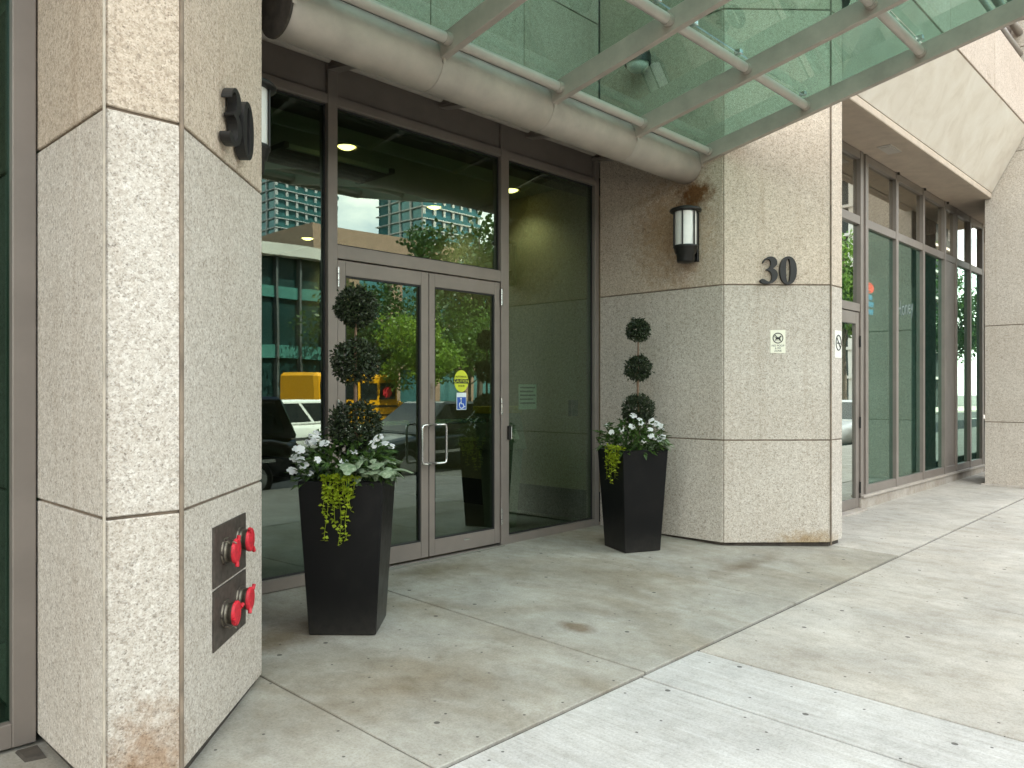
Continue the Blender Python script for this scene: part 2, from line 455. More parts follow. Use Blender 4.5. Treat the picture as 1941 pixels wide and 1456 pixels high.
# ------------------------------------------------------------------ mesh helpers
class MB:
    def __init__(self):
        self.v, self.f, self.smooth = [], [], []
    def add(self, vs, fs, smooth=False):
        o = len(self.v)
        self.v += [tuple(p) for p in vs]
        self.f += [tuple(i + o for i in f) for f in fs]
        self.smooth += [smooth] * len(fs)
        return self
    def box(self, x0, x1, y0, y1, z0, z1):
        return self.add([(x0, y0, z0), (x1, y0, z0), (x1, y1, z0), (x0, y1, z0), (x0, y0, z1), (x1, y0, z1), (x1, y1, z1), (x0, y1, z1)],
                        [(0, 3, 2, 1), (4, 5, 6, 7), (0, 1, 5, 4), (1, 2, 6, 5), (2, 3, 7, 6), (3, 0, 4, 7)])
    def hexa(self, bot, top):
        return self.add(list(bot) + list(top), [(0, 3, 2, 1), (4, 5, 6, 7), (0, 1, 5, 4), (1, 2, 6, 5), (2, 3, 7, 6), (3, 0, 4, 7)])
    def prism(self, poly, z0, z1):
        n = len(poly)
        vs = [(x, y, z0) for x, y in poly] + [(x, y, z1) for x, y in poly]
        fs = [tuple(reversed(range(n))), tuple(range(n, 2 * n))]
        fs += [(i, (i + 1) % n, n + (i + 1) % n, n + i) for i in range(n)]
        return self.add(vs, fs)
    def tube(self, pts, r, n=10, caps=True, smooth=True):
        pts = [Vector(p) for p in pts]
        rr = r if isinstance(r, (list, tuple)) else [r] * len(pts)
        rings = []
        up = None
        for i, p in enumerate(pts):
            d = (pts[min(i + 1, len(pts) - 1)] - pts[max(i - 1, 0)]).normalized()
            if up is None:
                up = Vector((0, 0, 1)) if abs(d.z) < 0.9 else Vector((1, 0, 0))
            a = d.cross(up).normalized()
            b = a.cross(d).normalized()
            up = b
            rings.append([p + (a * math.cos(2 * math.pi * k / n) + b * math.sin(2 * math.pi * k / n)) * rr[i] for k in range(n)])
        vs = [v for rg in rings for v in rg]
        fs = []
        for i in range(len(pts) - 1):
            for k in range(n):
                k2 = (k + 1) % n
                fs.append((i * n + k, i * n + k2, (i + 1) * n + k2, (i + 1) * n + k))
        self.add(vs, fs, smooth)
        if caps:
            self.add(rings[0], [tuple(reversed(range(n)))])
            self.add(rings[-1], [tuple(range(n))])
        return self
    def lathe(self, prof, n=24, c=(0, 0, 0), smooth=True):
        vs = []
        for r, z in prof:
            for k in range(n):
                a = 2 * math.pi * k / n
                vs.append((c[0] + r * math.cos(a), c[1] + r * math.sin(a), c[2] + z))
        fs = []
        for i in range(len(prof) - 1):
            for k in range(n):
                k2 = (k + 1) % n
                fs.append((i * n + k, i * n + k2, (i + 1) * n + k2, (i + 1) * n + k))
        return self.add(vs, fs, smooth)
    def xform(self, M):
        self.v = [tuple(M @ Vector(p)) for p in self.v]
        return self
    def mesh(self, name, mat, bevel=0.0, org=(0, 0, 0)):
        me = bpy.data.meshes.new(name)
        ox, oy, oz = org
        me.from_pydata([(x - ox, y - oy, z - oz) for x, y, z in self.v], [], self.f)
        me.polygons.foreach_set('use_smooth', self.smooth)
        if bevel:
            bm = bmesh.new()
            bm.from_mesh(me)
            bmesh.ops.remove_doubles(bm, verts=bm.verts, dist=1e-5)
            bmesh.ops.bevel(bm, geom=list(bm.edges), offset=bevel, segments=1, affect='EDGES', clamp_overlap=True)
            bm.to_mesh(me)
            bm.free()
        me.materials.append(MATS[mat])
        me.update()
        return me

ORG = {}
def link(name, me, parent=None, loc=None, rz=0.0):
    o = bpy.data.objects.new(name, me)
    COL.objects.link(o)
    if parent is not None:
        o.parent = parent
    if loc is not None:
        o.location = loc
    if rz:
        o.rotation_euler = (0, 0, rz)
    return o

def thing(name, label, cat, org=(0, 0, 0), rz=0.0, group=None):
    o = bpy.data.objects.new(name, None)
    COL.objects.link(o)
    o.empty_display_size = 0.1
    o.location = org
    o.rotation_euler = (0, 0, rz)
    o['label'] = label
    o['category'] = cat
    if group:
        o['group'] = group
    ORG[o.name] = org
    return o

def part(name, mb, mat, parent, bevel=0.0, local=False, label=None):
    """mesh child; coordinates of mb are world unless local (parent empties carry the origin)"""
    org = (0, 0, 0) if local else ORG.get(parent.name, (0, 0, 0))
    o = link(name, mb.mesh(name, mat, bevel, org), parent)
    ORG[o.name] = org
    if label:
        o['label'] = label
    return o

def solo(name, mb, mat, label, cat, group=None, bevel=0.0, org=(0, 0, 0)):
    o = link(name, mb.mesh(name, mat, bevel, org), None, org)
    o['label'] = label
    o['category'] = cat
    if group:
        o['group'] = group
    ORG[o.name] = org
    return o

def struct(name, mb, mat, bevel=0.0):
    o = link(name, mb.mesh(name, mat, bevel))
    o['kind'] = 'structure'
    ORG[o.name] = (0, 0, 0)
    return o

def text_mb(s, size, frame, extrude=0.0008, sx=1.0):
    """flat lettering, frame = Matrix placing text (x right, y up, z out) centred at its origin"""
    cu = bpy.data.curves.new('lettering', 'FONT')
    cu.body = s
    cu.size = size
    cu.align_x = 'CENTER'
    cu.align_y = 'CENTER'
    cu.extrude = extrude
    cu.resolution_u = 3
    o = bpy.data.objects.new('lettering', cu)
    COL.objects.link(o)
    dg = bpy.context.evaluated_depsgraph_get()
    me = bpy.data.meshes.new_from_object(o.evaluated_get(dg))
    mb = MB()
    mb.add([frame @ Vector((v.co.x * sx, v.co.y, v.co.z)) for v in me.vertices], [tuple(p.vertices) for p in me.polygons])
    bpy.data.objects.remove(o)
    bpy.data.curves.remove(cu)
    bpy.data.meshes.remove(me)
    return mb

def frame_on(p, right, out):
    r, o = Vector(right).normalized(), Vector(out).normalized()
    u = o.cross(r).normalized()
    M = Matrix((r, u, o)).transposed().to_4x4()
    M.translation = Vector(p)
    return M

def gz(x, y):
    """the paving falls towards the street and rises gently to the right"""
    return -0.02 + 0.022 * (y - 5.0) + 0.006 * (x - 4.5)

# ------------------------------------------------------------------ ground, road, paving
YK = -1.15                                   # kerb line
g = MB()
g.add([(-600, -600, -0.62), (600, -600, -0.62), (600, 600, -0.62), (-600, 600, -0.62)], [(0, 1, 2, 3)])
struct('ground', g, 'ground_far')
g = MB()
g.add([(-120, -13, gz(-40, -13) * 0 - 0.42), (160, -13, -0.42), (160, YK - 0.15, -0.31), (-120, YK - 0.15, -0.31)], [(0, 1, 2, 3)])
struct('road', g, 'asphalt')
g = MB()
for i in range(26):
    x = -30 + i * 6
    g.add([(x, -7.2, -0.3615), (x + 3, -7.2, -0.3615), (x + 3, -7.08, -0.3605), (x, -7.08, -0.3605)], [(0, 1, 2, 3)])
struct('lane_marking', g, 'road_paint')
g = MB()
g.box(-120, 160, -20.2, -13, -0.6, -0.28)
struct('far_pavement', g, 'slab_sidewalk')

def slab(parent, x0, x1, y0, y1, mat, gap=0.012, th=0.10, dz=0.0):
    x0 += gap / 2; x1 -= gap / 2; y0 += gap / 2; y1 -= gap / 2
    c = [(x0, y0), (x1, y0), (x1, y1), (x0, y1)]
    z = dz + random.uniform(-0.0015, 0.0015)
    mb = MB().hexa([(x, y, gz(x, y) - th) for x, y in c], [(x, y, gz(x, y) + z) for x, y in c])
    return part('concrete_slab', mb, mat, parent, bevel=0.004)

def bed(name, x0, x1, y0, y1):
    c = [(x0, y0), (x1, y0), (x1, y1), (x0, y1)]
    return struct(name, MB().hexa([(x, y, gz(x, y) - 0.25) for x, y in c], [(x, y, gz(x, y) - 0.018) for x, y in c]), 'joint_dark')

YJ = 2.40                                     # joint between the entrance paving and the sidewalk
ent = bed('entrance_pavement', -4.0, 16.0, YJ, 5.4)
for x0, x1 in ((-4.0, -2.2), (-2.2, -0.3), (-0.3, 2.09), (2.09, 3.578), (3.578, 5.45), (5.45, 7.626), (7.626, 8.9), (8.9, 11.0), (11.0, 13.2), (13.2, 16.0)):
    slab(ent, x0, x1, YJ + 0.010, 5.30, 'slab_entrance' if x0 < 7.6 else 'slab_sidewalk')
sw = bed('sidewalk', -30, 60, YK, YJ)
xs = [-8.0, -5.6, -3.2, -0.8, 1.6, 3.5, 4.07, 6.29, 8.5, 10.9, 13.4, 16.0, 18.6]
for i in range(len(xs) - 1):
    pale = xs[i] < 4.0
    m = 'slab_pale' if pale else 'slab_sidewalk'
    slab(sw, xs[i], xs[i + 1], 0.62, YJ - 0.006, m, gap=0.02 if xs[i] > 3.9 and xs[i] < 4.2 else 0.012)
    slab(sw, xs[i], xs[i + 1], YK, 0.62, m)
slab(sw, 18.6, 60, YK, YJ - 0.006, 'slab_sidewalk')
slab(sw, -30, -8.0, YK, YJ - 0.006, 'slab_sidewalk')
g = MB().hexa([(-60, YK - 0.16, -0.5), (60, YK - 0.16, -0.5), (60, YK, -0.5), (-60, YK, -0.5)],
              [(-60, YK - 0.15, gz(4, YK)), (60, YK - 0.15, gz(4, YK)), (60, YK - 0.003, gz(4, YK)), (-60, YK - 0.003, gz(4, YK))])
struct('kerb', g, 'kerb_concrete', 0.01)
g = MB().box(-120, 160, -13.0, -12.85, -0.6, -0.276)
struct('far_kerb', g, 'kerb_concrete', 0.01)

# ------------------------------------------------------------------ granite pillars
ZJ = [0.967, 2.440, 5.05, 6.60]
def panel(parent, p, q, z0, z1, mat, gap=0.012, th=0.05):
    """one granite slab on the wall line p->q (outside lies to the right of p->q)"""
    p, q = Vector(p), Vector(q)
    d = (q - p).normalized()
    n = Vector((d.y, -d.x))
    a, b = p + d * gap / 2, q - d * gap / 2
    i0, i1 = a - n * th, b - n * th
    mb = MB().prism([tuple(i0), tuple(a), tuple(b), tuple(i1)][::1], z0 + gap / 2, z1 - gap / 2)
    return part('granite_panel', mb, mat, parent, bevel=0.004)

def inset_poly(poly, d):
    n = len(poly)
    out = []
    for i in range(n):
        p0, p1, p2 = Vector(poly[i - 1]), Vector(poly[i]), Vector(poly[(i + 1) % n])
        e1, e2 = (p1 - p0).normalized(), (p2 - p1).normalized()
        n1, n2 = Vector((-e1.y, e1.x)), Vector((-e2.y, e2.x))
        k = (n1 + n2)
        k = k / max(1e-6, k.dot(n1))
        out.append(tuple(p1 + k * d))
    return out

def pillar(label, poly, faces, zb, ztop, origin, courses=ZJ, name='granite_pillar', warm='granite_warm'):
    """poly: counter-clockwise outline; faces: indices of the edges that carry panels"""
    t = thing(name, label, 'pillar', origin, 0, 'granite entrance pillars')
    part('core', MB().prism(inset_poly(poly, 0.012), zb + 0.02, ztop - 0.02), 'sealant', t)
    part('plinth', MB().prism(inset_poly(poly, 0.03), -0.25, zb + 0.02), 'plinth_dark', t)
    zs = [zb] + [z for z in courses if z < ztop - 0.3] + [ztop]
    for k in faces:
        p, q = poly[k], poly[(k + 1) % len(poly)]
        for i in range(len(zs) - 1):
            panel(t, p, q, zs[i], zs[i + 1], 'granite_grey' if zs[i + 1] < 2.5 else warm)
    return t

YP = 2.99
# left pillar: left return, front, 45 degree chamfer, inner return
LP = [(1.04, 3.80), (1.04, YP), (1.315, YP), (2.06, 3.735), (2.06, 5.178), (1.30, 5.178), (1.30, 3.80)]
lp = pillar('speckled granite pillar at the left with red capped fire connections', LP, (0, 1, 2, 3), -0.03, 7.0, (1.5, 3.6, 0))
part('sealant_bead', MB().tube([(1.036, 2.986, -0.05), (1.036, 2.986, 7.0)], 0.0055, 8), 'sealant_cream', lp)
part('sealant_bead', MB().tube([(1.3155, 2.9905, -0.05), (1.3155, 2.9905, 7.0)], 0.009, 8), 'sealant', lp)
RP = [(6.80, 5.178), (6.80, 3.715), (7.526, YP), (7.812, YP), (7.812, 3.60), (7.40, 3.60), (7.40, 5.178)]
rp = pillar('speckled granite pillar carrying the number 30 right of the doors', RP, (0, 1, 2, 3), -0.008, 7.0, (7.2, 3.8, 0))
part('sealant_bead', MB().tube([(7.524, 2.985, -0.03), (7.524, 2.985, 7.0)], 0.007, 8), 'sealant', rp)
FP = [(13.85, 3.14), (13.85, 2.40), (15.2, 2.40), (15.2, 3.14)]
fp = pillar('plain grey granite pillar at the far right end of the shopfront', FP, (0, 1), -0.03, 7.0, (14.5, 2.8, 0), warm='granite_grey')
part('base_course', MB().box(13.81, 15.24, 2.36, 3.18, -0.12, 0.02), 'curb_render', fp, 0.01)

# ------------------------------------------------------------------ building above and behind
bt = thing('granite_building', 'granite upper storeys rising above the entrance and the shopfront', 'building', (4.4, 12, 0))
YU, ZU = 2.56, 5.34                       # upper wall line and the foot of its granite band
part('wall', MB().box(7.81, 70, 5.4, 24, 4.6, 15), 'granite_upper', bt)
part('wall', MB().box(-40, 1.31, 5.4, 24, 4.6, 15), 'granite_upper', bt)
part('wall', MB().box(1.315, 7.805, 5.55, 23.9, 3.96, 14.9), 'granite_upper', bt)
part('rear_wall', MB().box(-40, 70, 23.5, 24, -0.3, 4.6), 'granite_upper', bt)
part('side_wall', MB().box(69.5, 70, 5.4, 23.5, -0.3, 4.6), 'granite_upper', bt)
part('side_wall', MB().box(-40, -39.5, 5.4, 23.5, -0.3, 4.6), 'granite_upper', bt)
part('wall', MB().box(1.03, 7.82, YU + 0.56, 5.54, 7.4, 15), 'granite_upper', bt)  # unseen overhang added to darken the recess above the canopy
# stone above the entrance glazing
k = 0
for x0, x1 in ((2.07, 3.25), (3.25, 4.43), (4.43, 5.61), (5.61, 6.79)):
    for z0, z1 in ((4.12, 5.36), (5.36, 6.60), (6.60, 7.39)):
        panel(bt, (x0, 5.178), (x1, 5.178), z0, z1, 'granite_upper')
part('backing', MB().box(2.07, 6.79, 5.195, 5.535, 4.13, 7.39), 'sealant', bt)
# overhanging storey over the shop: granite band, sloping cream panel, lip and soffit
XS0, XS1 = 7.83, 13.83
for i in range(3):
    a, b = XS0 + i * 2.0, XS0 + (i + 1) * 2.0
    panel(bt, (a, YU), (b, YU), ZU + 0.03, 6.26, 'granite_upper')
for i in range(12):
    panel(bt, (15.25 + i * 2.0, YU), (17.25 + i * 2.0, YU), ZU + 0.03, 6.26, 'granite_upper')
    panel(bt, (1.02 - (i + 1) * 2.0, YU), (1.02 - i * 2.0, YU), ZU + 0.03, 6.26, 'granite_upper')
part('band_backing', MB().box(XS0, 40, YU + 0.03, 5.4, ZU + 0.05, 6.25), 'sealant', bt)
part('band_backing', MB().box(-24, 1.02, YU + 0.03, 5.4, ZU + 0.05, 6.25), 'sealant', bt)
part('wall', MB().box(XS0, 70, YU + 0.55, 5.4, 6.25, 15), 'granite_upper', bt)
part('wall', MB().box(-40, 1.02, YU + 0.55, 5.4, 6.25, 15), 'granite_upper', bt)
for i, zz in enumerate((6.50, 6.82, 7.14)):
    part('rail', MB().tube([(XS0 + 0.2, YU + 0.12, zz), (XS1 + 2, YU + 0.12, zz)], 0.055, 12), 'taupe_metal', bt)
for i in range(5):
    x = XS0 + 0.6 + i * 1.75
    part('rail_post', MB().box(x - 0.03, x + 0.03, YU + 0.19, YU + 0.25, 6.25, 7.25), 'taupe_metal', bt)
part('sloping_panel', MB().add([(XS0, 3.03, 4.475), (XS1, 3.03, 4.475), (XS1, YU, ZU), (XS0, YU, ZU), (XS0, 3.25, 4.475), (XS1, 3.25, 4.475), (XS1, YU + 0.3, ZU + 0.02), (XS0, YU + 0.3, ZU + 0.02)],
     [(0, 1, 2, 3), (4, 7, 6, 5), (0, 4, 5, 1), (3, 2, 6, 7), (0, 3, 7, 4), (1, 5, 6, 2)]), 'cream_panel', bt)
part('lip', MB().box(XS0, XS1, 3.035, 3.12, 4.385, 4.474), 'soffit_paint', bt, 0.008)
part('soffit', MB().box(XS0, 16.2, 3.12, 5.4, 4.405, 4.6), 'soffit_paint', bt)
part('soffit_trim', MB().box(XS0, XS1, 3.12, 3.17, 4.393, 4.4049), 'soffit_paint', bt)
part('soffit_hatch', MB().box(10.02, 10.42, 3.26, 3.42, 4.396, 4.4049).box(10.07, 10.37, 3.29, 3.39, 4.390, 4.3959), 'taupe_pale', bt)

# ------------------------------------------------------------------ entrance glazing
YF = 5.18
FD = 0.12
GY = 5.232
eg = thing('entrance_glazing', 'taupe metal framed glass front around the double doors', 'glazing', (4.4, YF, 0))
ZT = 4.12
for x0, x1 in ((2.062, 2.14), (3.405, 3.491), (5.296, 5.400), (6.726, 6.798)):
    part('mullion', MB().box(x0, x1, YF, YF + FD, -0.02, ZT), 'taupe_metal', eg, 0.003)
bays = ((2.14, 3.405), (3.491, 5.296), (5.400, 6.726))
for i, (x0, x1) in enumerate(bays):
    part('head_rail', MB().box(x0, x1, YF + 0.004, YF + FD, 3.630, 3.705), 'taupe_metal', eg, 0.003)
    part('fascia_panel', MB().box(x0, x1, YF + 0.03, YF + FD, 3.709, ZT), 'taupe_metal', eg, 0.003)
    if i != 1:
        part('sill_rail', MB().box(x0, x1, YF + 0.004, YF + FD, -0.02, 0.066), 'taupe_metal', eg, 0.003)
part('transom_rail', MB().box(3.491, 5.296, YF + 0.004, YF + FD, 2.456, 2.560), 'taupe_metal', eg, 0.003)
part('threshold', MB().box(3.491, 5.296, YF - 0.05, YF + FD + 0.1, -0.035, 0.004), 'steel', eg, 0.003)
for x0, x1, z0, z1 in ((2.14, 3.405, 0.066, 3.630), (3.491, 5.296, 2.560, 3.630), (5.400, 6.726, 0.066, 3.630)):
    pane = part('pane', MB().box(x0 - 0.01, x1 + 0.01, GY, GY + 0.012, z0 - 0.01, z1 + 0.01), 'glass_entrance', eg)
    w = 0.014
    gk = MB().box(x0, x1, GY - 0.012, GY - 0.002, z0, z0 + w).box(x0, x1, GY - 0.012, GY - 0.002, z1 - w, z1)
    gk.box(x0, x0 + w, GY - 0.012, GY - 0.002, z0 + w, z1 - w).box(x1 - w, x1, GY - 0.012, GY - 0.002, z0 + w, z1 - w)
    part('gasket', gk, 'gasket', pane)

def tube_bend(a, b, c, d, r, n=10, k=0.03):
    """three straight runs a-b-c-d with rounded bends"""
    a, b, c, d = map(Vector, (a, b, c, d))
    pts = [a]
    for p, q, s in ((a, b, c), (b, c, d)):
        u, v = (p - q).normalized(), (s - q).normalized()
        for i in range(6):
            t = i / 5
            pts.append((q + u * k) * (1 - t) ** 2 + q * 2 * t * (1 - t) + (q + v * k) * t * t)
    pts.append(d)
    return MB().tube(pts, r, n)

def door(label, x0, x1, hinge_left):
    o = thing('entrance_door', label, 'door', ((x0 + x1) / 2, YF, 0), 0, 'leaves of the entrance double door')
    y0, y1 = YF + 0.012, YF + 0.062
    zb, zt = 0.012, 2.446
    sl, sr = (0.072, 0.082) if hinge_left else (0.062, 0.066)
    part('stile', MB().box(x0, x0 + sl, y0, y1, zb, zt), 'taupe_metal', o, 0.003)
    part('stile', MB().box(x1 - sr, x1, y0, y1, zb, zt), 'taupe_metal', o, 0.003)
    part('top_rail', MB().box(x0 + sl, x1 - sr, y0 + 0.001, y1, 2.330, zt), 'taupe_metal', o, 0.003)
    part('bottom_rail', MB().box(x0 + sl, x1 - sr, y0 + 0.001, y1, zb, 0.150), 'taupe_metal', o, 0.003)
    a, b = x0 + sl, x1 - sr
    part('pane', MB().box(a - 0.008, b + 0.008, GY - 0.01, GY, 0.142, 2.338), 'glass_entrance', o)
    bead = MB().box(a, a + 0.012, y0 + 0.008, GY - 0.012, 0.150, 2.330).box(b - 0.012, b, y0 + 0.008, GY - 0.012, 0.150, 2.330)
    bead.box(a + 0.012, b - 0.012, y0 + 0.008, GY - 0.012, 0.150, 0.162).box(a + 0.012, b - 0.012, y0 + 0.008, GY - 0.012, 2.318, 2.330)
    part('glazing_bead', bead, 'gasket', o)
    s = -1 if hinge_left else 1
    xm = (x1 - 0.026) if hinge_left else (x0 + 0.026)
    xg = xm + s * 0.105
    yp = YF - 0.062
    hd = tube_bend((xm, y0 - 0.002, 1.142), (xm, yp, 1.142), (xm, yp, 0.815), (xm, y0 - 0.002, 0.815), 0.0001)
    pts = [(xm, y0, 1.142), (xm, yp + 0.02, 1.142)]
    hd = MB()
    loop = [Vector((xm, y0 - 0.001, 1.145)), Vector((xm, yp + 0.012, 1.145)), Vector((xm + s * 0.014, yp, 1.145)), Vector((xg - s * 0.03, yp, 1.145)),
            Vector((xg - s * 0.008, yp, 1.139)), Vector((xg, yp, 1.115)), Vector((xg, yp, 0.845)), Vector((xg - s * 0.008, yp, 0.821)),
            Vector((xg - s * 0.03, yp, 0.815)), Vector((xm + s * 0.014, yp, 0.815)), Vector((xm, yp + 0.012, 0.815)), Vector((xm, y0 - 0.001, 0.815))]
    hd.tube(loop, 0.0105, 12)
    part('pull_handle', hd, 'steel', o)
    part('push_bar', MB().box(a + 0.0, b, y1 + 0.03, y1 + 0.065, 1.140, 1.185), 'steel', o, 0.004)
    xh = x0 - 0.006 if hinge_left else x1 + 0.006
    for z in (2.31, 1.29, 0.26):
        hg = part('hinge', MB().tube([(xh, YF - 0.006, z - 0.075), (xh, YF - 0.006, z + 0.075)], 0.010, 10), 'steel', o)
        part('hinge_ring', MB().tube([(xh, YF - 0.006, z - 0.027), (xh, YF - 0.006, z - 0.023)], 0.0115, 10).tube([(xh, YF - 0.006, z + 0.023), (xh, YF - 0.006, z + 0.027)], 0.0115, 10), 'black_metal', hg)
    xl = x0 + (0.32 if hinge_left else 0.47) * (x1 - x0)
    part('maker_plate', MB().box(xl, xl + 0.07, y0 - 0.002, y0 + 0.0005, 0.095, 0.110), 'steel', o)
    if not hinge_left:
        part('lock_plate', MB().box(x0 + 0.012, x0 + 0.038, y0 - 0.003, y0 + 0.001, 1.36, 1.50), 'old_brass', o)
    else:
        part('meeting_seal', MB().box(x1 - 0.001, x1 + 0.004, y0 + 0.012, y1 - 0.01, zb, zt), 'gasket', o)
    return o

d1 = door('left leaf of the glass entrance double door, behind the topiary', 3.499, 4.416, True)
d2 = door('right leaf of the glass entrance double door with caution stickers', 4.425, 5.288, False)

# stickers on the right leaf
def ellipse(cx, cz, rx, rz, y, n=32, z0=None, z1=None):
    pts = []
    for k in range(n):
        a = 2 * math.pi * k / n
        z = cz + rz * math.sin(a)
        x = cx + rx * math.cos(a)
        pts.append((x, y, z))
    return pts
YS = GY - 0.0125
def flat(pts, th=0.0012):
    n = len(pts)
    mb = MB()
    vs = pts + [(x, y + th, z) for x, y, z in pts]
    mb.add(vs, [tuple(range(n)), tuple(reversed(range(n, 2 * n)))] + [(i, n + i, n + (i + 1) % n, (i + 1) % n) for i in range(n)])
    return mb
st = part('caution_sticker', flat(ellipse(4.822, 1.522, 0.086, 0.098, YS)), 'decal_yellow', d2, label='yellow oval automatic door caution sticker')
part('band', MB().box(4.737, 4.907, YS - 0.0012, YS - 0.0002, 1.500, 1.541), 'ink_black', st)
part('lettering', text_mb('CAUTION', 0.040, frame_on((4.822, YS - 0.002, 1.5205), (1, 0, 0), (0, -1, 0)), 0.0005), 'decal_yellow', st)
part('lettering', text_mb('AUTOMATIC', 0.024, frame_on((4.822, YS - 0.0015, 1.560), (1, 0, 0), (0, -1, 0)), 0.0005), 'ink_black', st)
part('lettering', text_mb('DOOR', 0.027, frame_on((4.822, YS - 0.0015, 1.477), (1, 0, 0), (0, -1, 0)), 0.0005), 'ink_black', st)
st = part('access_sticker', MB().box(4.766, 4.884, YS, YS + 0.0012, 1.265, 1.418), 'decal_white', d2, label='blue wheelchair access sticker with a pale top strip')
part('blue_field', MB().box(4.772, 4.878, YS - 0.001, YS - 0.0002, 1.271, 1.378), 'decal_blue', st)
wm = flat(ellipse(4.817, 1.363, 0.009, 0.009, YS - 0.0022, 14), 0.0008)
def stroke(pts, r, y):
    return MB().tube([(x, y, z) for x, z in pts], r, 6)
wm2 = stroke([(4.817, 1.350), (4.819, 1.318), (4.842, 1.318), (4.853, 1.290), (4.865, 1.293)], 0.0048, YS - 0.002)
wm.add(wm2.v, wm2.f)
arc = [(4.812 + 0.0 + 0.028 * math.cos(R(a)) + 0.012, 1.306 + 0.028 * math.sin(R(a))) for a in range(120, 345, 15)]
wm2 = stroke(arc, 0.004, YS - 0.002)
wm.add(wm2.v, wm2.f)
part('pictogram', wm, 'decal_white', st)

# card reader on the right door post
cr = thing('card_reader', 'small black and steel card reader on the post right of the doors', 'card reader', (5.385, YF, 1.04))
part('housing', MB().box(5.372, 5.398, YF - 0.032, YF - 0.0005, 0.975, 1.105), 'black_metal', cr, 0.003)
part('cover', MB().box(5.3985, 5.412, YF - 0.034, YF - 0.0005, 0.980, 1.100), 'steel', cr, 0.003)
part('indicator', MB().box(5.4125, 5.435, YF - 0.010, YF + 0.004, 1.03, 1.06).box(5.4125, 5.435, YF - 0.010, YF + 0.004, 0.985, 1.015), 'red_plastic', cr)

# ------------------------------------------------------------------ canopy
def cz(y):
    return 3.735 + 0.207 * (3.85 - y)
YC0, YC1 = 3.92, 0.95
cp = thing('glass_canopy', 'green glass canopy on taupe rafters sloping up over the entrance', 'canopy', (4.6, 4.05, 3.62))
TY, TZ, TR = 4.10, 3.625, 0.168
rx = [2.36, 3.475, 4.60, 5.70, 6.785]
for i in range(4):
    seg = MB()
    n = 40
    g0 = rx[i] + (0.0 if i == 0 else 0.0012)
    g1 = rx[i + 1] - 0.0012
    seg.tube([(g0, TY, TZ), (g0 + 0.006, TY, TZ), (g1 - 0.006, TY, TZ), (g1, TY, TZ)], [TR - 0.004, TR, TR, TR - 0.004], n, smooth=True)
    part('main_tube', seg, 'taupe_light', cp)
part('tube_core', MB().tube([(rx[0] + 0.01, TY, TZ), (rx[-1] - 0.01, TY, TZ)], TR - 0.008, 30), 'taupe_metal', cp)
part('end_flange', MB().tube([(rx[0] - 0.016, TY, TZ), (rx[0] - 0.001, TY, TZ)], TR + 0.006, 30), 'plinth_dark', cp)
for i, x in enumerate(rx):
    w = 0.028
    rb = MB().add([(x - w, YC0 + 0.02, cz(YC0) - 0.10), (x + w, YC0 + 0.02, cz(YC0) - 0.10), (x + w, YC1, cz(YC1) - 0.10), (x - w, YC1, cz(YC1) - 0.10),
                   (x - w, YC0 + 0.02, cz(YC0) + 0.055), (x + w, YC0 + 0.02, cz(YC0) + 0.055), (x + w, YC1, cz(YC1) + 0.055), (x - w, YC1, cz(YC1) + 0.055)],
                  [(0, 1, 2, 3), (4, 7, 6, 5), (0, 4, 5, 1), (1, 5, 6, 2), (2, 6, 7, 3), (3, 7, 4, 0)])
    rf = part('rafter', rb, 'taupe_light', cp, 0.004)
    part('gusset', MB().add([(x - 0.012, YC0 + 0.0, cz(YC0) - 0.13), (x + 0.012, YC0 + 0.0, cz(YC0) - 0.13), (x + 0.012, YC0 + 0.12, cz(YC0) - 0.06), (x - 0.012, YC0 + 0.12, cz(YC0) - 0.06),
                             (x - 0.012, YC0 + 0.0, cz(YC0) + 0.04), (x + 0.012, YC0 + 0.0, cz(YC0) + 0.04), (x + 0.012, YC0 + 0.12, cz(YC0) + 0.04), (x - 0.012, YC0 + 0.12, cz(YC0) + 0.04)],
                            [(0, 3, 2, 1), (4, 5, 6, 7), (0, 1, 5, 4), (1, 2, 6, 5), (2, 3, 7, 6), (3, 0, 4, 7)]), 'taupe_light', rf)
for y in (3.845, 2.895, 1.97, 1.02):
    for i in range(4):
        pu = part('purlin', MB().tube([(rx[i] + 0.029, y, cz(y) - 0.02), (rx[i + 1] - 0.029, y, cz(y) - 0.02)], 0.036, 16), 'taupe_pale', cp)
        part('collar', MB().tube([(rx[i + 1] - 0.075, y, cz(y) - 0.02), (rx[i + 1] - 0.0291, y, cz(y) - 0.02)], 0.042, 16), 'taupe_light', pu)
ys = [3.93, 2.895, 1.97, 0.93]
for i in range(4):
    for j in range(3):
        ya, yb = ys[j] - 0.006, ys[j + 1] + 0.006
        xa, xb = rx[i] + 0.008, rx[i + 1] - 0.008
        if i == 3:
            xb = rx[4] + 0.05
        za, zb = cz(ya) + 0.058, cz(yb) + 0.058
        gp = MB().add([(xa, ya, za), (xb, ya, za), (xb, yb, zb), (xa, yb, zb), (xa, ya, za + 0.016), (xb, ya, za + 0.016), (xb, yb, zb + 0.016), (xa, yb, zb + 0.016)],
                      [(0, 1, 2, 3), (4, 7, 6, 5), (0, 4, 5, 1), (1, 5, 6, 2), (2, 6, 7, 3), (3, 7, 4, 0)])
        pn = part('canopy_pane', gp, 'glass_canopy', cp)
        for xc in (xa + 0.22, xb - 0.22):
            for yc, zc in ((ya - 0.02, cz(ya - 0.02)), ):
                part('clip', MB().box(xc - 0.022, xc + 0.022, yc - 0.03, yc + 0.02, zc + 0.018, zc + 0.053), 'steel', pn, 0.003)
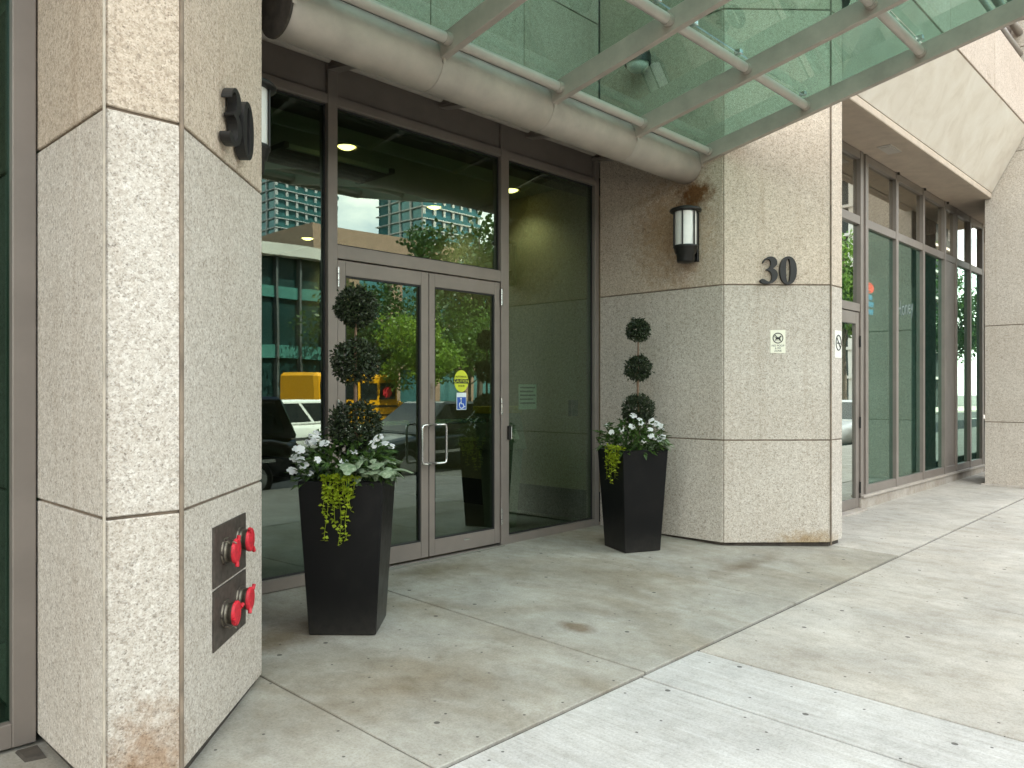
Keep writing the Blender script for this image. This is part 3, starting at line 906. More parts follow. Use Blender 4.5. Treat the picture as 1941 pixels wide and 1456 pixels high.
part('edge_beam', MB().box(rx[0] - 0.03, rx[-1] + 0.03, 0.86, 0.92, cz(0.9) - 0.10, cz(0.9) + 0.09), 'taupe_light', cp, 0.004)
part('back_flashing', MB().add([(2.075, 3.935, 3.800), (6.785, 3.935, 3.800), (6.785, 5.165, 4.060), (2.075, 5.165, 4.060), (2.075, 3.935, 3.812), (6.785, 3.935, 3.812), (6.785, 5.165, 4.072), (2.075, 5.165, 4.072)],
     [(0, 1, 2, 3), (4, 7, 6, 5), (0, 4, 5, 1), (1, 5, 6, 2), (2, 6, 7, 3), (3, 7, 4, 0)]), 'taupe_metal', cp)
# brackets from the glazing posts and the rod running between them
for x in (3.45, 4.57, 5.68, 6.70):
    part('bracket', MB().add([(x - 0.05, YF - 0.001, 3.885), (x + 0.05, YF - 0.001, 3.885), (x + 0.012, TY + 0.10, 3.735), (x - 0.012, TY + 0.10, 3.735),
                              (x - 0.05, YF - 0.001, 3.905), (x + 0.05, YF - 0.001, 3.905), (x + 0.012, TY + 0.10, 3.78), (x - 0.012, TY + 0.10, 3.78)],
                             [(0, 3, 2, 1), (4, 5, 6, 7), (0, 1, 5, 4), (1, 2, 6, 5), (2, 3, 7, 6), (3, 0, 4, 7)]), 'taupe_metal', cp)
for a, b in ((2.14, 3.38), (3.52, 4.50), (4.64, 5.61), (5.75, 6.64)):
    part('rod', MB().tube([(a, YF - 0.05, 3.955), (b, YF - 0.05, 3.955)], 0.042, 14), 'taupe_light', cp)
# ------------------------------------------------------------------ shopfronts
YR = 3.62
def s3(x):
    return x * YR / 3.55
def z3(z):
    return H + (z - H) * YR / 3.55
sf = thing('shopfront', 'green glass shopfront with taupe frames right of the pillar', 'shopfront', (11, YR, 0))
part('curb_wall', MB().add([(10.02, YR - 0.02, -0.15), (15.9, YR - 0.02, -0.15), (15.9, YR + 0.2, -0.15), (10.02, YR + 0.2, -0.15),
                            (10.02, YR - 0.02, 0.118), (15.9, YR - 0.02, 0.118), (15.9, YR + 0.2, 0.118), (10.02, YR + 0.2, 0.118)],
                           [(0, 3, 2, 1), (4, 5, 6, 7), (0, 1, 5, 4), (1, 2, 6, 5), (2, 3, 7, 6), (3, 0, 4, 7)]), 'curb_render', sf, 0.012)
ZS0, ZTR0, ZTR1, ZH0, ZH1 = 0.255, 3.49, 3.595, 4.30, 4.40
posts = [(8.55, 8.62), (10.03, 10.12), (10.20, 10.29), (11.33, 11.42), (12.49, 12.57), (13.56, 13.64), (14.19, 14.26), (15.02, 15.10), (15.82, 15.9)]
for x0, x1 in posts:
    part('mullion', MB().box(x0, x1, YR - 0.008, YR + 0.11, 0.12 if x0 > 10.1 else -0.03, ZH1), 'taupe_metal', sf, 0.003)
part('post_infill', MB().box(10.12, 10.20, YR + 0.02, YR + 0.11, 0.12, ZH1), 'taupe_metal', sf)
part('post_infill', MB().box(13.64, 14.19, YR + 0.01, YR + 0.11, 0.255, ZTR0), 'taupe_metal', sf)
part('sill_flashing', MB().box(10.03, 15.9, YR - 0.045, YR + 0.02, 0.119, 0.150), 'taupe_light', sf, 0.003)
for x0, x1 in ((7.82, 8.55), (8.62, 10.03), (10.29, 11.33), (11.42, 12.49), (12.57, 13.56), (13.64, 14.19), (14.26, 15.02), (15.10, 15.82)):
    part('transom_rail', MB().box(x0, x1, YR, YR + 0.11, ZTR0, ZTR1), 'taupe_metal', sf, 0.003)
    part('head_rail', MB().box(x0, x1, YR, YR + 0.11, ZH0, ZH1), 'taupe_metal', sf, 0.003)
    part('top_pane', MB().box(x0 - 0.01, x1 + 0.01, YR + 0.04, YR + 0.05, ZTR1 - 0.01, ZH0 + 0.01), 'glass_shop_top', sf)
    door_bay = x1 < 10.1
    if not door_bay:
        part('sill_rail', MB().box(x0, x1, YR, YR + 0.11, 0.150, ZS0), 'taupe_metal', sf, 0.003)
        if x0 != 13.64:
            part('pane', MB().box(x0 - 0.01, x1 + 0.01, YR + 0.04, YR + 0.05, ZS0 - 0.01, ZTR0 + 0.01), 'glass_shop', sf)
    elif x0 < 8:
        part('pane', MB().box(x0 - 0.01, x1 + 0.01, YR + 0.04, YR + 0.05, 0.0, ZTR0 + 0.01), 'glass_shop', sf)
    else:
        part('door_head', MB().box(x0, x1, YR + 0.002, YR + 0.11, 2.415, 2.515), 'taupe_metal', sf, 0.003)
        part('over_pane', MB().box(x0 - 0.01, x1 + 0.01, YR + 0.04, YR + 0.05, 2.505, ZTR0 + 0.01), 'glass_shop_door', sf)
for i in range(3):
    part('anchor', MB().box(11.36 + i * 1.15, 11.40 + i * 1.15, YR - 0.03, YR - 0.008, ZH1 - 0.03, ZH1), 'plinth_dark', sf)
sd = thing('shop_door', 'narrow glass shop door mirroring the street beside the pillar', 'door', (9.32, YR, 0))
x0, x1 = 8.626, 10.022
part('stile', MB().box(x0, x0 + 0.09, YR + 0.012, YR + 0.062, 0.005, 2.405), 'taupe_metal', sd, 0.003)
part('stile', MB().box(x1 - 0.10, x1, YR + 0.012, YR + 0.062, 0.005, 2.405), 'taupe_metal', sd, 0.003)
part('top_rail', MB().box(x0 + 0.09, x1 - 0.10, YR + 0.013, YR + 0.062, 2.26, 2.405), 'taupe_metal', sd, 0.003)
part('bottom_rail', MB().box(x0 + 0.09, x1 - 0.10, YR + 0.013, YR + 0.062, 0.005, 0.125), 'taupe_metal', sd, 0.003)
part('pane', MB().box(x0 + 0.082, x1 - 0.092, YR + 0.036, YR + 0.046, 0.117, 2.268), 'glass_shop_door', sd)
for z in (2.05, 1.05, 0.25):
    part('hinge', MB().tube([(x1 + 0.002, YR - 0.002, z - 0.07), (x1 + 0.002, YR - 0.002, z + 0.07)], 0.010, 10), 'black_metal', sd)
struct('shop_step', MB().hexa([(7.82, 3.52, -0.1), (10.015, 3.52, -0.1), (10.015, 3.75, -0.1), (7.82, 3.75, -0.1)],
                              [(7.82, 3.52, 0.0), (10.015, 3.52, 0.0), (10.015, 3.75, 0.0), (7.82, 3.75, 0.0)]), 'curb_render', 0.01)
# inside the shop
struct('shop_floor', MB().box(7.95, 16.4, 3.76, 9.0, -0.1, 0.002), 'lobby_floor')
struct('shop_rear_wall', MB().box(7.95, 16.4, 8.9, 9.05, 0.002, 4.4), 'shop_wall')
struct('shop_end_wall', MB().box(16.2, 16.4, 3.76, 8.9, 0.002, 4.39), 'shop_wall')
struct('shop_party_wall', MB().box(7.82, 7.94, 3.80, 9.0, -0.1, 4.39), 'shop_dark')
pb = thing('shop_partition', 'pale display partition standing behind the shop glass', 'partition', (11.3, 4.4, 0))
part('board', MB().box(10.35, 12.15, 4.40, 4.46, 0.003, 3.3), 'shop_wall', pb)
part('board', MB().box(13.0, 15.6, 4.55, 4.61, 0.003, 3.3), 'shop_wall', pb)
# neon sign and etched script
ns = thing('neon_sign', 'small red and blue neon sign hanging in the shop window', 'neon sign', (10.62, YR + 0.10, 2.6))
ring = [(10.62 + 0.15 * math.cos(R(a)), YR + 0.10, 2.775 + 0.062 * math.sin(R(a))) for a in range(0, 361, 15)]
part('red_ring', MB().tube(ring, 0.008, 8), 'neon_red', ns)
part('red_script', MB().tube([(10.52 + 0.2 * i / 24, YR + 0.095, 2.775 + 0.035 * math.sin(i * 1.3)) for i in range(25)], 0.012, 8), 'neon_red', ns)
for j, (w, zc) in enumerate(((0.10, 2.655), (0.15, 2.565), (0.14, 2.465))):
    part('blue_script', MB().tube([(10.62 - w + 2 * w * i / 30, YR + 0.10, zc + 0.036 * math.sin(i * 1.05 + j)) for i in range(31)], 0.0075, 8), 'neon_blue', ns)
part('hanger', MB().tube([(10.55, YR + 0.10, 2.83), (10.55, YR + 0.10, 3.49)], 0.002, 6).tube([(10.69, YR + 0.10, 2.83), (10.69, YR + 0.10, 3.49)], 0.002, 6), 'gasket', ns)
fr = frame_on((11.83, YR + 0.037, 2.60), (1, 0, 0.0), (0, -1, 0))
solo('window_lettering', text_mb('Honey', 0.30, fr @ Matrix.Rotation(R(8), 4, 'Z'), 0.001, 0.85), 'etched', 'pale handwritten style lettering on the shop glass', 'lettering')

# left shopfront at the picture's edge
lf = thing('side_shopfront', 'green glass shopfront in a taupe frame at the left edge', 'shopfront', (0, 3.75, 0))
YL = 3.75
part('mullion', MB().box(0.945, 1.032, YL, YL + 0.11, -0.05, 4.4), 'taupe_metal', lf, 0.003)
part('mullion', MB().box(-1.2, -1.11, YL, YL + 0.11, -0.05, 4.4), 'taupe_metal', lf, 0.003)
part('sill_rail', MB().box(-1.11, 0.945, YL + 0.003, YL + 0.11, -0.05, 0.05), 'taupe_metal', lf, 0.003)
part('head_rail', MB().box(-1.11, 0.945, YL + 0.003, YL + 0.11, 4.3, 4.4), 'taupe_metal', lf, 0.003)
part('pane', MB().box(-1.12, 0.955, YL + 0.045, YL + 0.055, 0.04, 4.31), 'glass_side', lf)
part('wall', MB().box(-30, -1.2, YL, YL + 0.2, -0.2, 4.4), 'granite_grey', lf)
struct('side_shop_wall', MB().box(-1.2, 1.0, 5.35, 5.45, -0.1, 4.6), 'shop_dark')
struct('side_shop_soffit', MB().box(-30, 1.02, 2.8, 5.4, 4.405, 4.6), 'soffit_paint')
struct('side_shop_floor', MB().box(-1.2, 1.03, 3.87, 5.35, -0.1, -0.02), 'lobby_floor')
# a bit of broken paving stone at the frame's foot
solo('stone_fragment', MB().hexa([(0.955, 3.62, gz(1, 3.6)), (1.03, 3.60, gz(1, 3.6)), (1.035, 3.735, gz(1, 3.7)), (0.95, 3.74, gz(1, 3.7))],
     [(0.962, 3.63, gz(1, 3.6) + 0.012), (1.022, 3.61, gz(1, 3.6) + 0.014), (1.03, 3.73, gz(1, 3.7) + 0.012), (0.957, 3.733, gz(1, 3.7) + 0.012)]), 'plinth_dark',
     'dark broken stone chip beside the left frame foot', 'stone', org=(0.99, 3.67, gz(1, 3.6)))

# ------------------------------------------------------------------ lobby seen through the glass
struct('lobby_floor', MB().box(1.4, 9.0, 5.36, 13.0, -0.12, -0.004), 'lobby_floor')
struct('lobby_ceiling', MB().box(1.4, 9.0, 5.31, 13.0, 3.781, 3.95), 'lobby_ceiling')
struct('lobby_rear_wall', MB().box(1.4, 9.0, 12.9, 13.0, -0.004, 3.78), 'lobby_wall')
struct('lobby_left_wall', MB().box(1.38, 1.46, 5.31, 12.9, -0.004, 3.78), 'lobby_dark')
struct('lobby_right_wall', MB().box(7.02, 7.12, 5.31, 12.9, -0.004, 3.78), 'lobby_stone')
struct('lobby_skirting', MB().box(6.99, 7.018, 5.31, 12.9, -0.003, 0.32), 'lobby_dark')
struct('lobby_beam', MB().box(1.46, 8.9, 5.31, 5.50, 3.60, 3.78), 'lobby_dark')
k = 0
for x, y, nm in ((4.40, 6.38, 'nearest the left post'), (6.60, 7.65, 'above the middle of the transom'), (6.66, 6.36, 'seen in the right side pane'), (6.6, 10.6, 'deepest in the lobby')):
    dl = thing('downlight', 'lit round ceiling downlight inside the lobby, ' + nm, 'ceiling light', (x, y, 3.779), 0, 'recessed downlights in the lobby ceiling')
    part('trim', MB().lathe([(0.085, -0.0), (0.105, -0.012), (0.125, -0.010), (0.128, -0.001)], 24, (x, y, 3.779)), 'taupe_pale', dl)
    part('lens', MB().lathe([(0.0, -0.030), (0.05, -0.026), (0.084, -0.006)], 24, (x, y, 3.779)), 'lamp_glow', dl)
    ld = bpy.data.lights.new('downlight_beam', 'SPOT')
    ld.energy = 11
    ld.spot_size = R(130)
    ld.spot_blend = 0.8
    ld.color = (1, 0.88, 0.66)
    ld.shadow_soft_size = 0.08
    lo = bpy.data.objects.new('downlight_beam', ld)
    COL.objects.link(lo)
    lo.parent = dl
    lo.location = (0, 0, -0.03)
dif = thing('air_diffuser', 'white slotted air diffuser in the lobby ceiling', 'air vent', (4.6, 6.8, 3.779))
for i in range(5):
    part('vane', MB().box(3.95, 5.15, 6.70 + i * 0.13, 6.74 + i * 0.13, 3.735, 3.7795), 'paper' if i == 0 else 'lobby_dark', dif)
part('frame', MB().box(3.9, 3.949, 6.66, 7.30, 3.73, 3.7795).box(5.151, 5.2, 6.66, 7.30, 3.73, 3.7795), 'lobby_dark', dif)
ki = thing('intercom_kiosk', 'grey intercom kiosk with a yellow sloping top inside the lobby', 'kiosk', (6.10, 5.86, 0))
part('pedestal', MB().hexa([(5.85, 5.75, -0.003), (6.10, 5.75, -0.003), (6.10, 5.98, -0.003), (5.85, 5.98, -0.003)], [(5.80, 5.70, 0.82), (6.16, 5.70, 0.82), (6.16, 6.0, 0.82), (5.80, 6.0, 0.82)]), 'kiosk_steel', ki, 0.006)
part('console', MB().hexa([(5.78, 5.66, 0.82), (6.18, 5.66, 0.82), (6.18, 6.02, 0.82), (5.78, 6.02, 0.82)], [(5.76, 5.82, 1.20), (6.24, 5.82, 1.20), (6.24, 6.04, 1.20), (5.76, 6.04, 1.20)]), 'kiosk_steel', ki, 0.006)
part('top_strip', MB().box(5.75, 6.25, 5.80, 6.05, 1.20, 1.275), 'kiosk_yellow', ki, 0.004)
part('screen', MB().add([(5.85, 5.665, 0.93), (6.1, 5.665, 0.93), (6.1, 5.775, 1.14), (5.85, 5.775, 1.14)], [(0, 1, 2, 3)]).xform(Matrix.Translation((0, 0.03, 0))), 'paper', ki)
nt = thing('paper_notice', 'pale paper notice taped inside the right side pane', 'notice', (5.66, GY + 0.02, 1.35))
part('sheet', MB().box(5.60, 5.86, GY + 0.0125, GY + 0.0135, 1.255, 1.50), 'paper', nt)
for i in range(5):
    part('text_line', MB().box(5.62, 5.84 - 0.03 * (i % 2), GY + 0.0115, GY + 0.0124, 1.46 - i * 0.038, 1.475 - i * 0.038), 'lobby_dark', nt)
wp = solo('wall_phone', MB().box(6.40, 6.52, GY + 0.013, GY + 0.05, 1.17, 1.34).box(6.435, 6.485, GY + 0.0505, GY + 0.055, 1.21, 1.26), 'lobby_wall', 'small beige wall phone box behind the right side pane', 'phone', org=(6.46, GY + 0.03, 1.17))

# ------------------------------------------------------------------ house numbers
THREE = [(150, 190), (165, 158), (195, 128), (230, 113), (262, 113), (295, 125), (320, 150), (328, 185), (322, 215), (300, 240), (272, 257), (305, 270), (328, 300), (335, 335),
         (325, 375), (300, 410), (260, 435), (210, 445), (160, 440), (130, 425), (120, 405), (128, 388), (150, 382), (175, 390), (200, 408), (225, 416), (245, 408), (260, 388),
         (266, 360), (262, 330), (248, 300), (225, 283), (195, 279), (192, 266), (215, 258), (238, 240), (250, 215), (252, 185), (242, 158), (220, 144), (195, 148), (172, 170), (160, 196)]
def smooth_poly(pts, it=1):
    for _ in range(it):
        out = []
        for i in range(len(pts)):
            a, b = pts[i], pts[(i + 1) % len(pts)]
            out += [(a[0] * 0.75 + b[0] * 0.25, a[1] * 0.75 + b[1] * 0.25), (a[0] * 0.25 + b[0] * 0.75, a[1] * 0.25 + b[1] * 0.75)]
        pts = out
    return pts
def digits(label, base, right, out, group, th=0.035, sc=0.265 / 338.0):
    """numerals 3 and 0; base = world point under the pair's centre on the wall face"""
    t = thing('house_number', label, 'number', base, 0, group)
    fr = frame_on((0, 0, 0), right, out)
    def plc(x, y, z):
        return fr @ Vector(((x - 342) * sc, (447 - y) * sc, z))
    pl = smooth_poly(THREE, 1)[::-1]
    n = len(pl)
    m3 = MB().add([plc(x, y, 0.006) for x, y in pl] + [plc(x, y, 0.006 + th) for x, y in pl],
                  [tuple(reversed(range(n))), tuple(range(n, 2 * n))] + [(i, (i + 1) % n, n + (i + 1) % n, n + i) for i in range(n)])
    part('numeral', m3, 'digit_black', t, local=True)
    m0 = MB()
    k = 40
    vs = []
    for z in (0.006, 0.006 + th):
        for ring in (0, 1):
            for i in range(k):
                a = 2 * math.pi * i / k
                ca, sa = math.cos(a), math.sin(a)
                if ring == 0:
                    x, y = 462 + 102 * math.copysign(abs(ca) ** 0.92, ca), 280 + 169 * math.copysign(abs(sa) ** 0.92, sa)
                else:
                    x, y = 460 + 27 * math.copysign(abs(ca) ** 0.8, ca), 282 + 142 * math.copysign(abs(sa) ** 0.9, sa)
                vs.append(plc(x, y, z))
    fs = []
    for i in range(k):
        j = (i + 1) % k
        fs += [(i, j, 2 * k + j, 2 * k + i), (k + i, 3 * k + i, 3 * k + j, k + j), (2 * k + i, 2 * k + j, 3 * k + j, 3 * k + i), (i, k + i, k + j, j)]
    m0.add(vs, fs)
    part('numeral', m0, 'digit_black', t, local=True)
    for (x, y) in ((290, 150), (290, 400), (405, 180), (405, 380), (520, 280)):
        part('stud', MB().tube([plc(x, y, -0.002), plc(x, y, 0.008)], 0.005, 8), 'aged_bronze', t, local=True)
    return t
s2 = 2 ** 0.5
dn = Vector((-1, -1, 0)) / s2                      # outward normal of right chamfer
digits('black number 30 on the right pillar chamfer above the dog sign', (7.160, 3.351, 2.440), (1, -1, 0), tuple(dn), 'black house numbers')
digits('black number 30 seen edge on high on the left pillar', (1.712, 3.382, 2.500), (1, 1, 0), (1, -1, 0), 'black house numbers', th=0.045)

# ------------------------------------------------------------------ signs on the right pillar
def on_chamfer(s, z, o):
    """point on the right chamfer face: s metres along from the left edge, o metres off the wall"""
    return Vector((6.80 + s / s2, 3.715 - s / s2, z)) + dn * o
sg = thing('dog_sign', 'cream no dogs sign on the right pillar below the number', 'sign', tuple(on_chamfer(0.52, 1.795, 0)), 0)
def sign_box(frame, w, h, th):
    v = []
    for z in (0.0005, th):
        v += [frame @ Vector(p) for p in ((-w / 2, -h / 2, z), (w / 2, -h / 2, z), (w / 2, h / 2, z), (-w / 2, h / 2, z))]
    return MB().add(v, [(0, 3, 2, 1), (4, 5, 6, 7), (0, 1, 5, 4), (1, 2, 6, 5), (2, 3, 7, 6), (3, 0, 4, 7)])
F1 = frame_on(on_chamfer(0.52, 1.902, 0), (1, -1, 0), tuple(dn))
part('plate', sign_box(F1, 0.145, 0.218, 0.004), 'cream_sign', sg, 0.0015)
def loc(F, pts, z):
    return [tuple(F @ Vector((x, y, z))) for x, y in pts]
rg = MB().tube(loc(F1, [(0.047 * math.cos(R(a)), 0.033 + 0.047 * math.sin(R(a))) for a in range(0, 361, 12)], 0.005), 0.0042, 8)
part('ring', rg, 'ink_black', sg)
part('slash', MB().tube(loc(F1, [(-0.033, 0.066), (0.033, 0.0)], 0.0052), 0.0036, 8), 'ink_black', sg)
dog = MB().tube(loc(F1, [(-0.020, 0.030), (0.016, 0.034)], 0.0048), [0.009, 0.010], 8)
for pth, rr in (([(-0.018, 0.028), (-0.026, 0.008)], 0.0035), ([(-0.010, 0.028), (-0.010, 0.010)], 0.003), ([(0.012, 0.03), (0.010, 0.008)], 0.0032), ([(0.018, 0.032), (0.024, 0.012)], 0.003),
               ([(0.014, 0.038), (0.030, 0.052)], 0.007), ([(-0.022, 0.036), (-0.034, 0.050)], 0.0025)):
    a = MB().tube(loc(F1, pth, 0.0048), rr, 6)
    dog.add(a.v, a.f)
part('dog_symbol', dog, 'ink_black', sg)
for s, y, sz in (('NO POOP', -0.040, 0.027), ('& PEE', -0.064, 0.024), ('ZONE', -0.089, 0.026)):
    part('lettering', text_mb(s, sz, F1 @ Matrix.Translation((0, y, 0.0045)), 0.0004), 'ink_black', sg)
sg = thing('smoking_sign', 'white no smoking sign on the narrow right edge of the pillar', 'sign', (7.705, YP, 1.76))
F2 = frame_on((7.705, YP, 1.885), (1, 0, 0), (0, -1, 0))
part('plate', sign_box(F2, 0.165, 0.265, 0.004), 'white_sign', sg, 0.002)
part('ring', MB().tube(loc(F2, [(0.062 * math.cos(R(a)), 0.015 + 0.072 * math.sin(R(a))) for a in range(0, 361, 12)], 0.005), 0.0055, 8), 'ink_black', sg)
part('slash', MB().tube(loc(F2, [(-0.043, 0.064), (0.043, -0.034)], 0.0055), 0.005, 8), 'ink_black', sg)
part('cigarette', MB().tube(loc(F2, [(-0.035, 0.010), (0.036, 0.010)], 0.0045), 0.006, 6), 'ink_black', sg)

# ------------------------------------------------------------------ wall lamps
def wall_lamp(label, x, y, z, s):
    """s = +1 when the wall lies at larger x"""
    t = thing('wall_lamp', label, 'wall lamp', (x, y, z), 0, 'black lantern wall lamps')
    c = (x - s * 0.17, y, z)
    part('back_plate', MB().box(min(x, x - s * 0.03), max(x, x - s * 0.03), y - 0.05, y + 0.05, z + 0.02, z + 0.50), 'black_metal', t, 0.004)
    part('arm', MB().tube([(x - s * 0.02, y, z + 0.05), (x - s * 0.17, y, z + 0.05)], 0.03, 10).tube([(x - s * 0.02, y, z + 0.475), (x - s * 0.17, y, z + 0.475)], 0.015, 10), 'black_metal', t)
    part('base_cup', MB().lathe([(0.0, 0.0), (0.075, 0.0), (0.082, 0.012), (0.086, 0.075), (0.098, 0.085), (0.112, 0.135), (0.118, 0.14), (0.118, 0.158), (0.0, 0.158)], 28, c), 'black_metal', t)
    part('shade', MB().lathe([(0.102, 0.159), (0.104, 0.30), (0.102, 0.478)], 32, c), 'opal_glass', t)
    part('cap', MB().lathe([(0.0, 0.479), (0.118, 0.479), (0.150, 0.484), (0.152, 0.500), (0.140, 0.512), (0.06, 0.535), (0.0, 0.538)], 32, c), 'black_metal', t)
    for k in range(6):
        a = 2 * math.pi * (k + 0.28) / 6
        part('cage_bar', MB().tube([(c[0] + 0.113 * math.cos(a), y + 0.113 * math.sin(a), z + 0.15), (c[0] + 0.113 * math.cos(a), y + 0.113 * math.sin(a), z + 0.482)], 0.008, 8), 'black_metal', t)
    return t
wall_lamp('black lantern wall lamp with white glass on the right pillar', 6.80, 4.02, 2.665, 1)
wall_lamp('black lantern wall lamp half hidden behind the left pillar edge', 2.06, 4.19, 2.665, -1)
fl = thing('dome_floodlight', 'dark dome floodlight with a white lens seen through the canopy glass', 'floodlight', (6.798, 4.55, 4.72))
part('arm', MB().tube([(6.797, 4.55, 4.80), (6.66, 4.55, 4.80)], 0.03, 10), 'black_metal', fl)
part('hood', MB().lathe([(0.13, -0.10), (0.135, -0.02), (0.11, 0.06), (0.06, 0.11), (0.0, 0.125)], 24, (6.60, 4.55, 4.80)), 'black_metal', fl)
part('lens', MB().lathe([(0.0, -0.17), (0.07, -0.165), (0.105, -0.13), (0.115, -0.09)], 24, (6.60, 4.55, 4.80)), 'opal_glass', fl)

# ------------------------------------------------------------------ fire department connections on the left chamfer
ln_ = Vector((1, -1, 0)) / s2
ld_ = Vector((1, 1, 0)) / s2
def on_left(x, z, o):
    return Vector((x, YP + (x - 1.315), z)) + ln_ * o
def fire_conn(label, z0, z1, zi, tilt):
    t = thing('fire_connection', label, 'fire connection', tuple(on_left(1.70, z0, 0)), 0, 'twin fire hose inlets on the left pillar')
    F = frame_on(on_left(1.70, (z0 + z1) / 2, 0), tuple(ld_), tuple(ln_))
    h = z1 - z0
    part('plate', sign_box(F, 0.435, h, 0.008), 'aged_bronze', t, 0.002)
    for k, sx in enumerate((-0.075, 0.125)):
        cy = zi - (z0 + z1) / 2 + (0.0 if k == 0 else 0.012)
        def tb(z_r):
            return MB().tube([F @ Vector((sx, cy, z)) for z, r in z_r], [r for z, r in z_r], 20)
        inlet = part('inlet', tb([(0.008, 0.060), (0.014, 0.060), (0.015, 0.048), (0.036, 0.046), (0.037, 0.050), (0.056, 0.050)]), 'old_brass', t)
        part('hex_flange', MB().tube([F @ Vector((sx, cy, 0.009)), F @ Vector((sx, cy, 0.018))], 0.064, 6, smooth=False), 'aged_bronze', inlet)
        part('cap', tb([(0.050, 0.054), (0.061, 0.054), (0.063, 0.046), (0.0635, 0.01)]), 'red_plastic', t)
        for a in (tilt + k * 40, tilt + 180 + k * 40):
            lugs = MB()
            ca, sa = math.cos(R(a)), math.sin(R(a))
            lugs.tube([F @ Vector((sx + ca * 0.045, cy + sa * 0.045, 0.062)), F @ Vector((sx + ca * 0.068, cy + sa * 0.068, 0.064))], 0.009, 8)
            part('cap_lug', lugs, 'red_plastic', t)
    ch = [F @ Vector((-0.085 - 0.03, zi - (z0 + z1) / 2 + (0.045 if tilt > 50 else -0.05), 0.02 + 0.010 * i)) + Vector((0, 0, 0.005 * math.sin(i * 2.2))) for i in range(6)]
    part('chain', MB().tube(ch, 0.003, 6), 'old_brass', t)
    return t
fire_conn('upper bronze plate with two red capped hose inlets', 0.588, 0.848, 0.722, 80)
fire_conn('lower bronze plate with two red capped hose inlets', 0.318, 0.578, 0.448, 20)

# ------------------------------------------------------------------ planters and their plants
def leaf_pts(L, W, fold=0.25, tip=0.0):
    """one folded leaf along +x, 6 points"""
    return ([(0, 0, 0), (L * 0.45, W / 2, fold * W), (L, 0, -tip), (L * 0.45, -W / 2, fold * W), (L * 0.5, 0, 0)], [(0, 4, 1), (1, 4, 2), (0, 3, 4), (4, 3, 2)])
def rand_rot():
    return Matrix.Rotation(random.uniform(0, 6.283), 3, 'Z') @ Matrix.Rotation(random.uniform(-1.2, 1.2), 3, 'Y') @ Matrix.Rotation(random.uniform(0, 6.283), 3, 'X')
def put_leaf(mb, pos, d, L, W, roll=None, fold=0.25, tip=0.0):
    d = Vector(d).normalized()
    up = Vector((0, 0, 1)) if abs(d.z) < 0.95 else Vector((1, 0, 0))
    a = up.cross(d).normalized()
    n = d.cross(a)
    q = Matrix((d, a, n)).transposed()
    q = q @ Matrix.Rotation(roll if roll is not None else random.uniform(-0.7, 0.7), 3, 'X')
    vs, fs = leaf_pts(L, W, fold, tip)
    mb.add([Vector(pos) + q @ Vector(v) for v in vs], fs)

def rnd_dir():
    z = random.uniform(-1, 1)
    a = random.uniform(0, 2 * math.pi)
    s = math.sqrt(1 - z * z)
    return Vector((s * math.cos(a), s * math.sin(a), z))

def leaf_ball(c, r, n, L=0.030, W=0.016):
    mb = MB()
    c = Vector(c)
    ph = random.uniform(0, 6)
    for i in range(n):
        d = rnd_dir()
        rr = r * (random.uniform(0.80, 1.02) if i > n * 0.3 else random.uniform(0.4, 0.85))
        rr *= 1 + 0.07 * math.sin(d.x * 5 + ph) * math.cos(d.y * 4 + d.z * 5 + ph * 2) + 0.05 * math.sin(d.z * 9 + d.x * 7 + ph)
        if random.random() < 0.05:
            rr *= random.uniform(1.06, 1.20)
        e = (d * random.uniform(0.1, 1.0) + rnd_dir() * 0.9)
        put_leaf(mb, c + Vector((d.x, d.y, d.z * 0.97)) * rr, e, L * random.uniform(0.7, 1.2), W * random.uniform(0.8, 1.2), random.uniform(-1.5, 1.5))
    return mb

def blossom_mesh():
    mb = MB()
    for k in range(5):
        a = 2 * math.pi * k / 5 + 0.2
        d = Vector((math.cos(a), math.sin(a), 0))
        t = Vector((-d.y, d.x, 0))
        vs = [(0, 0, 0), d * 0.016 + t * 0.013 + Vector((0, 0, 0.004)), d * 0.026 + t * 0.007, d * 0.027 - t * 0.007, d * 0.016 - t * 0.013 + Vector((0, 0, 0.003))]
        mb.add(vs, [(0, 4, 3, 2, 1)])
    return mb.mesh('blossom', 'petal_white')
BLOSSOM = blossom_mesh()

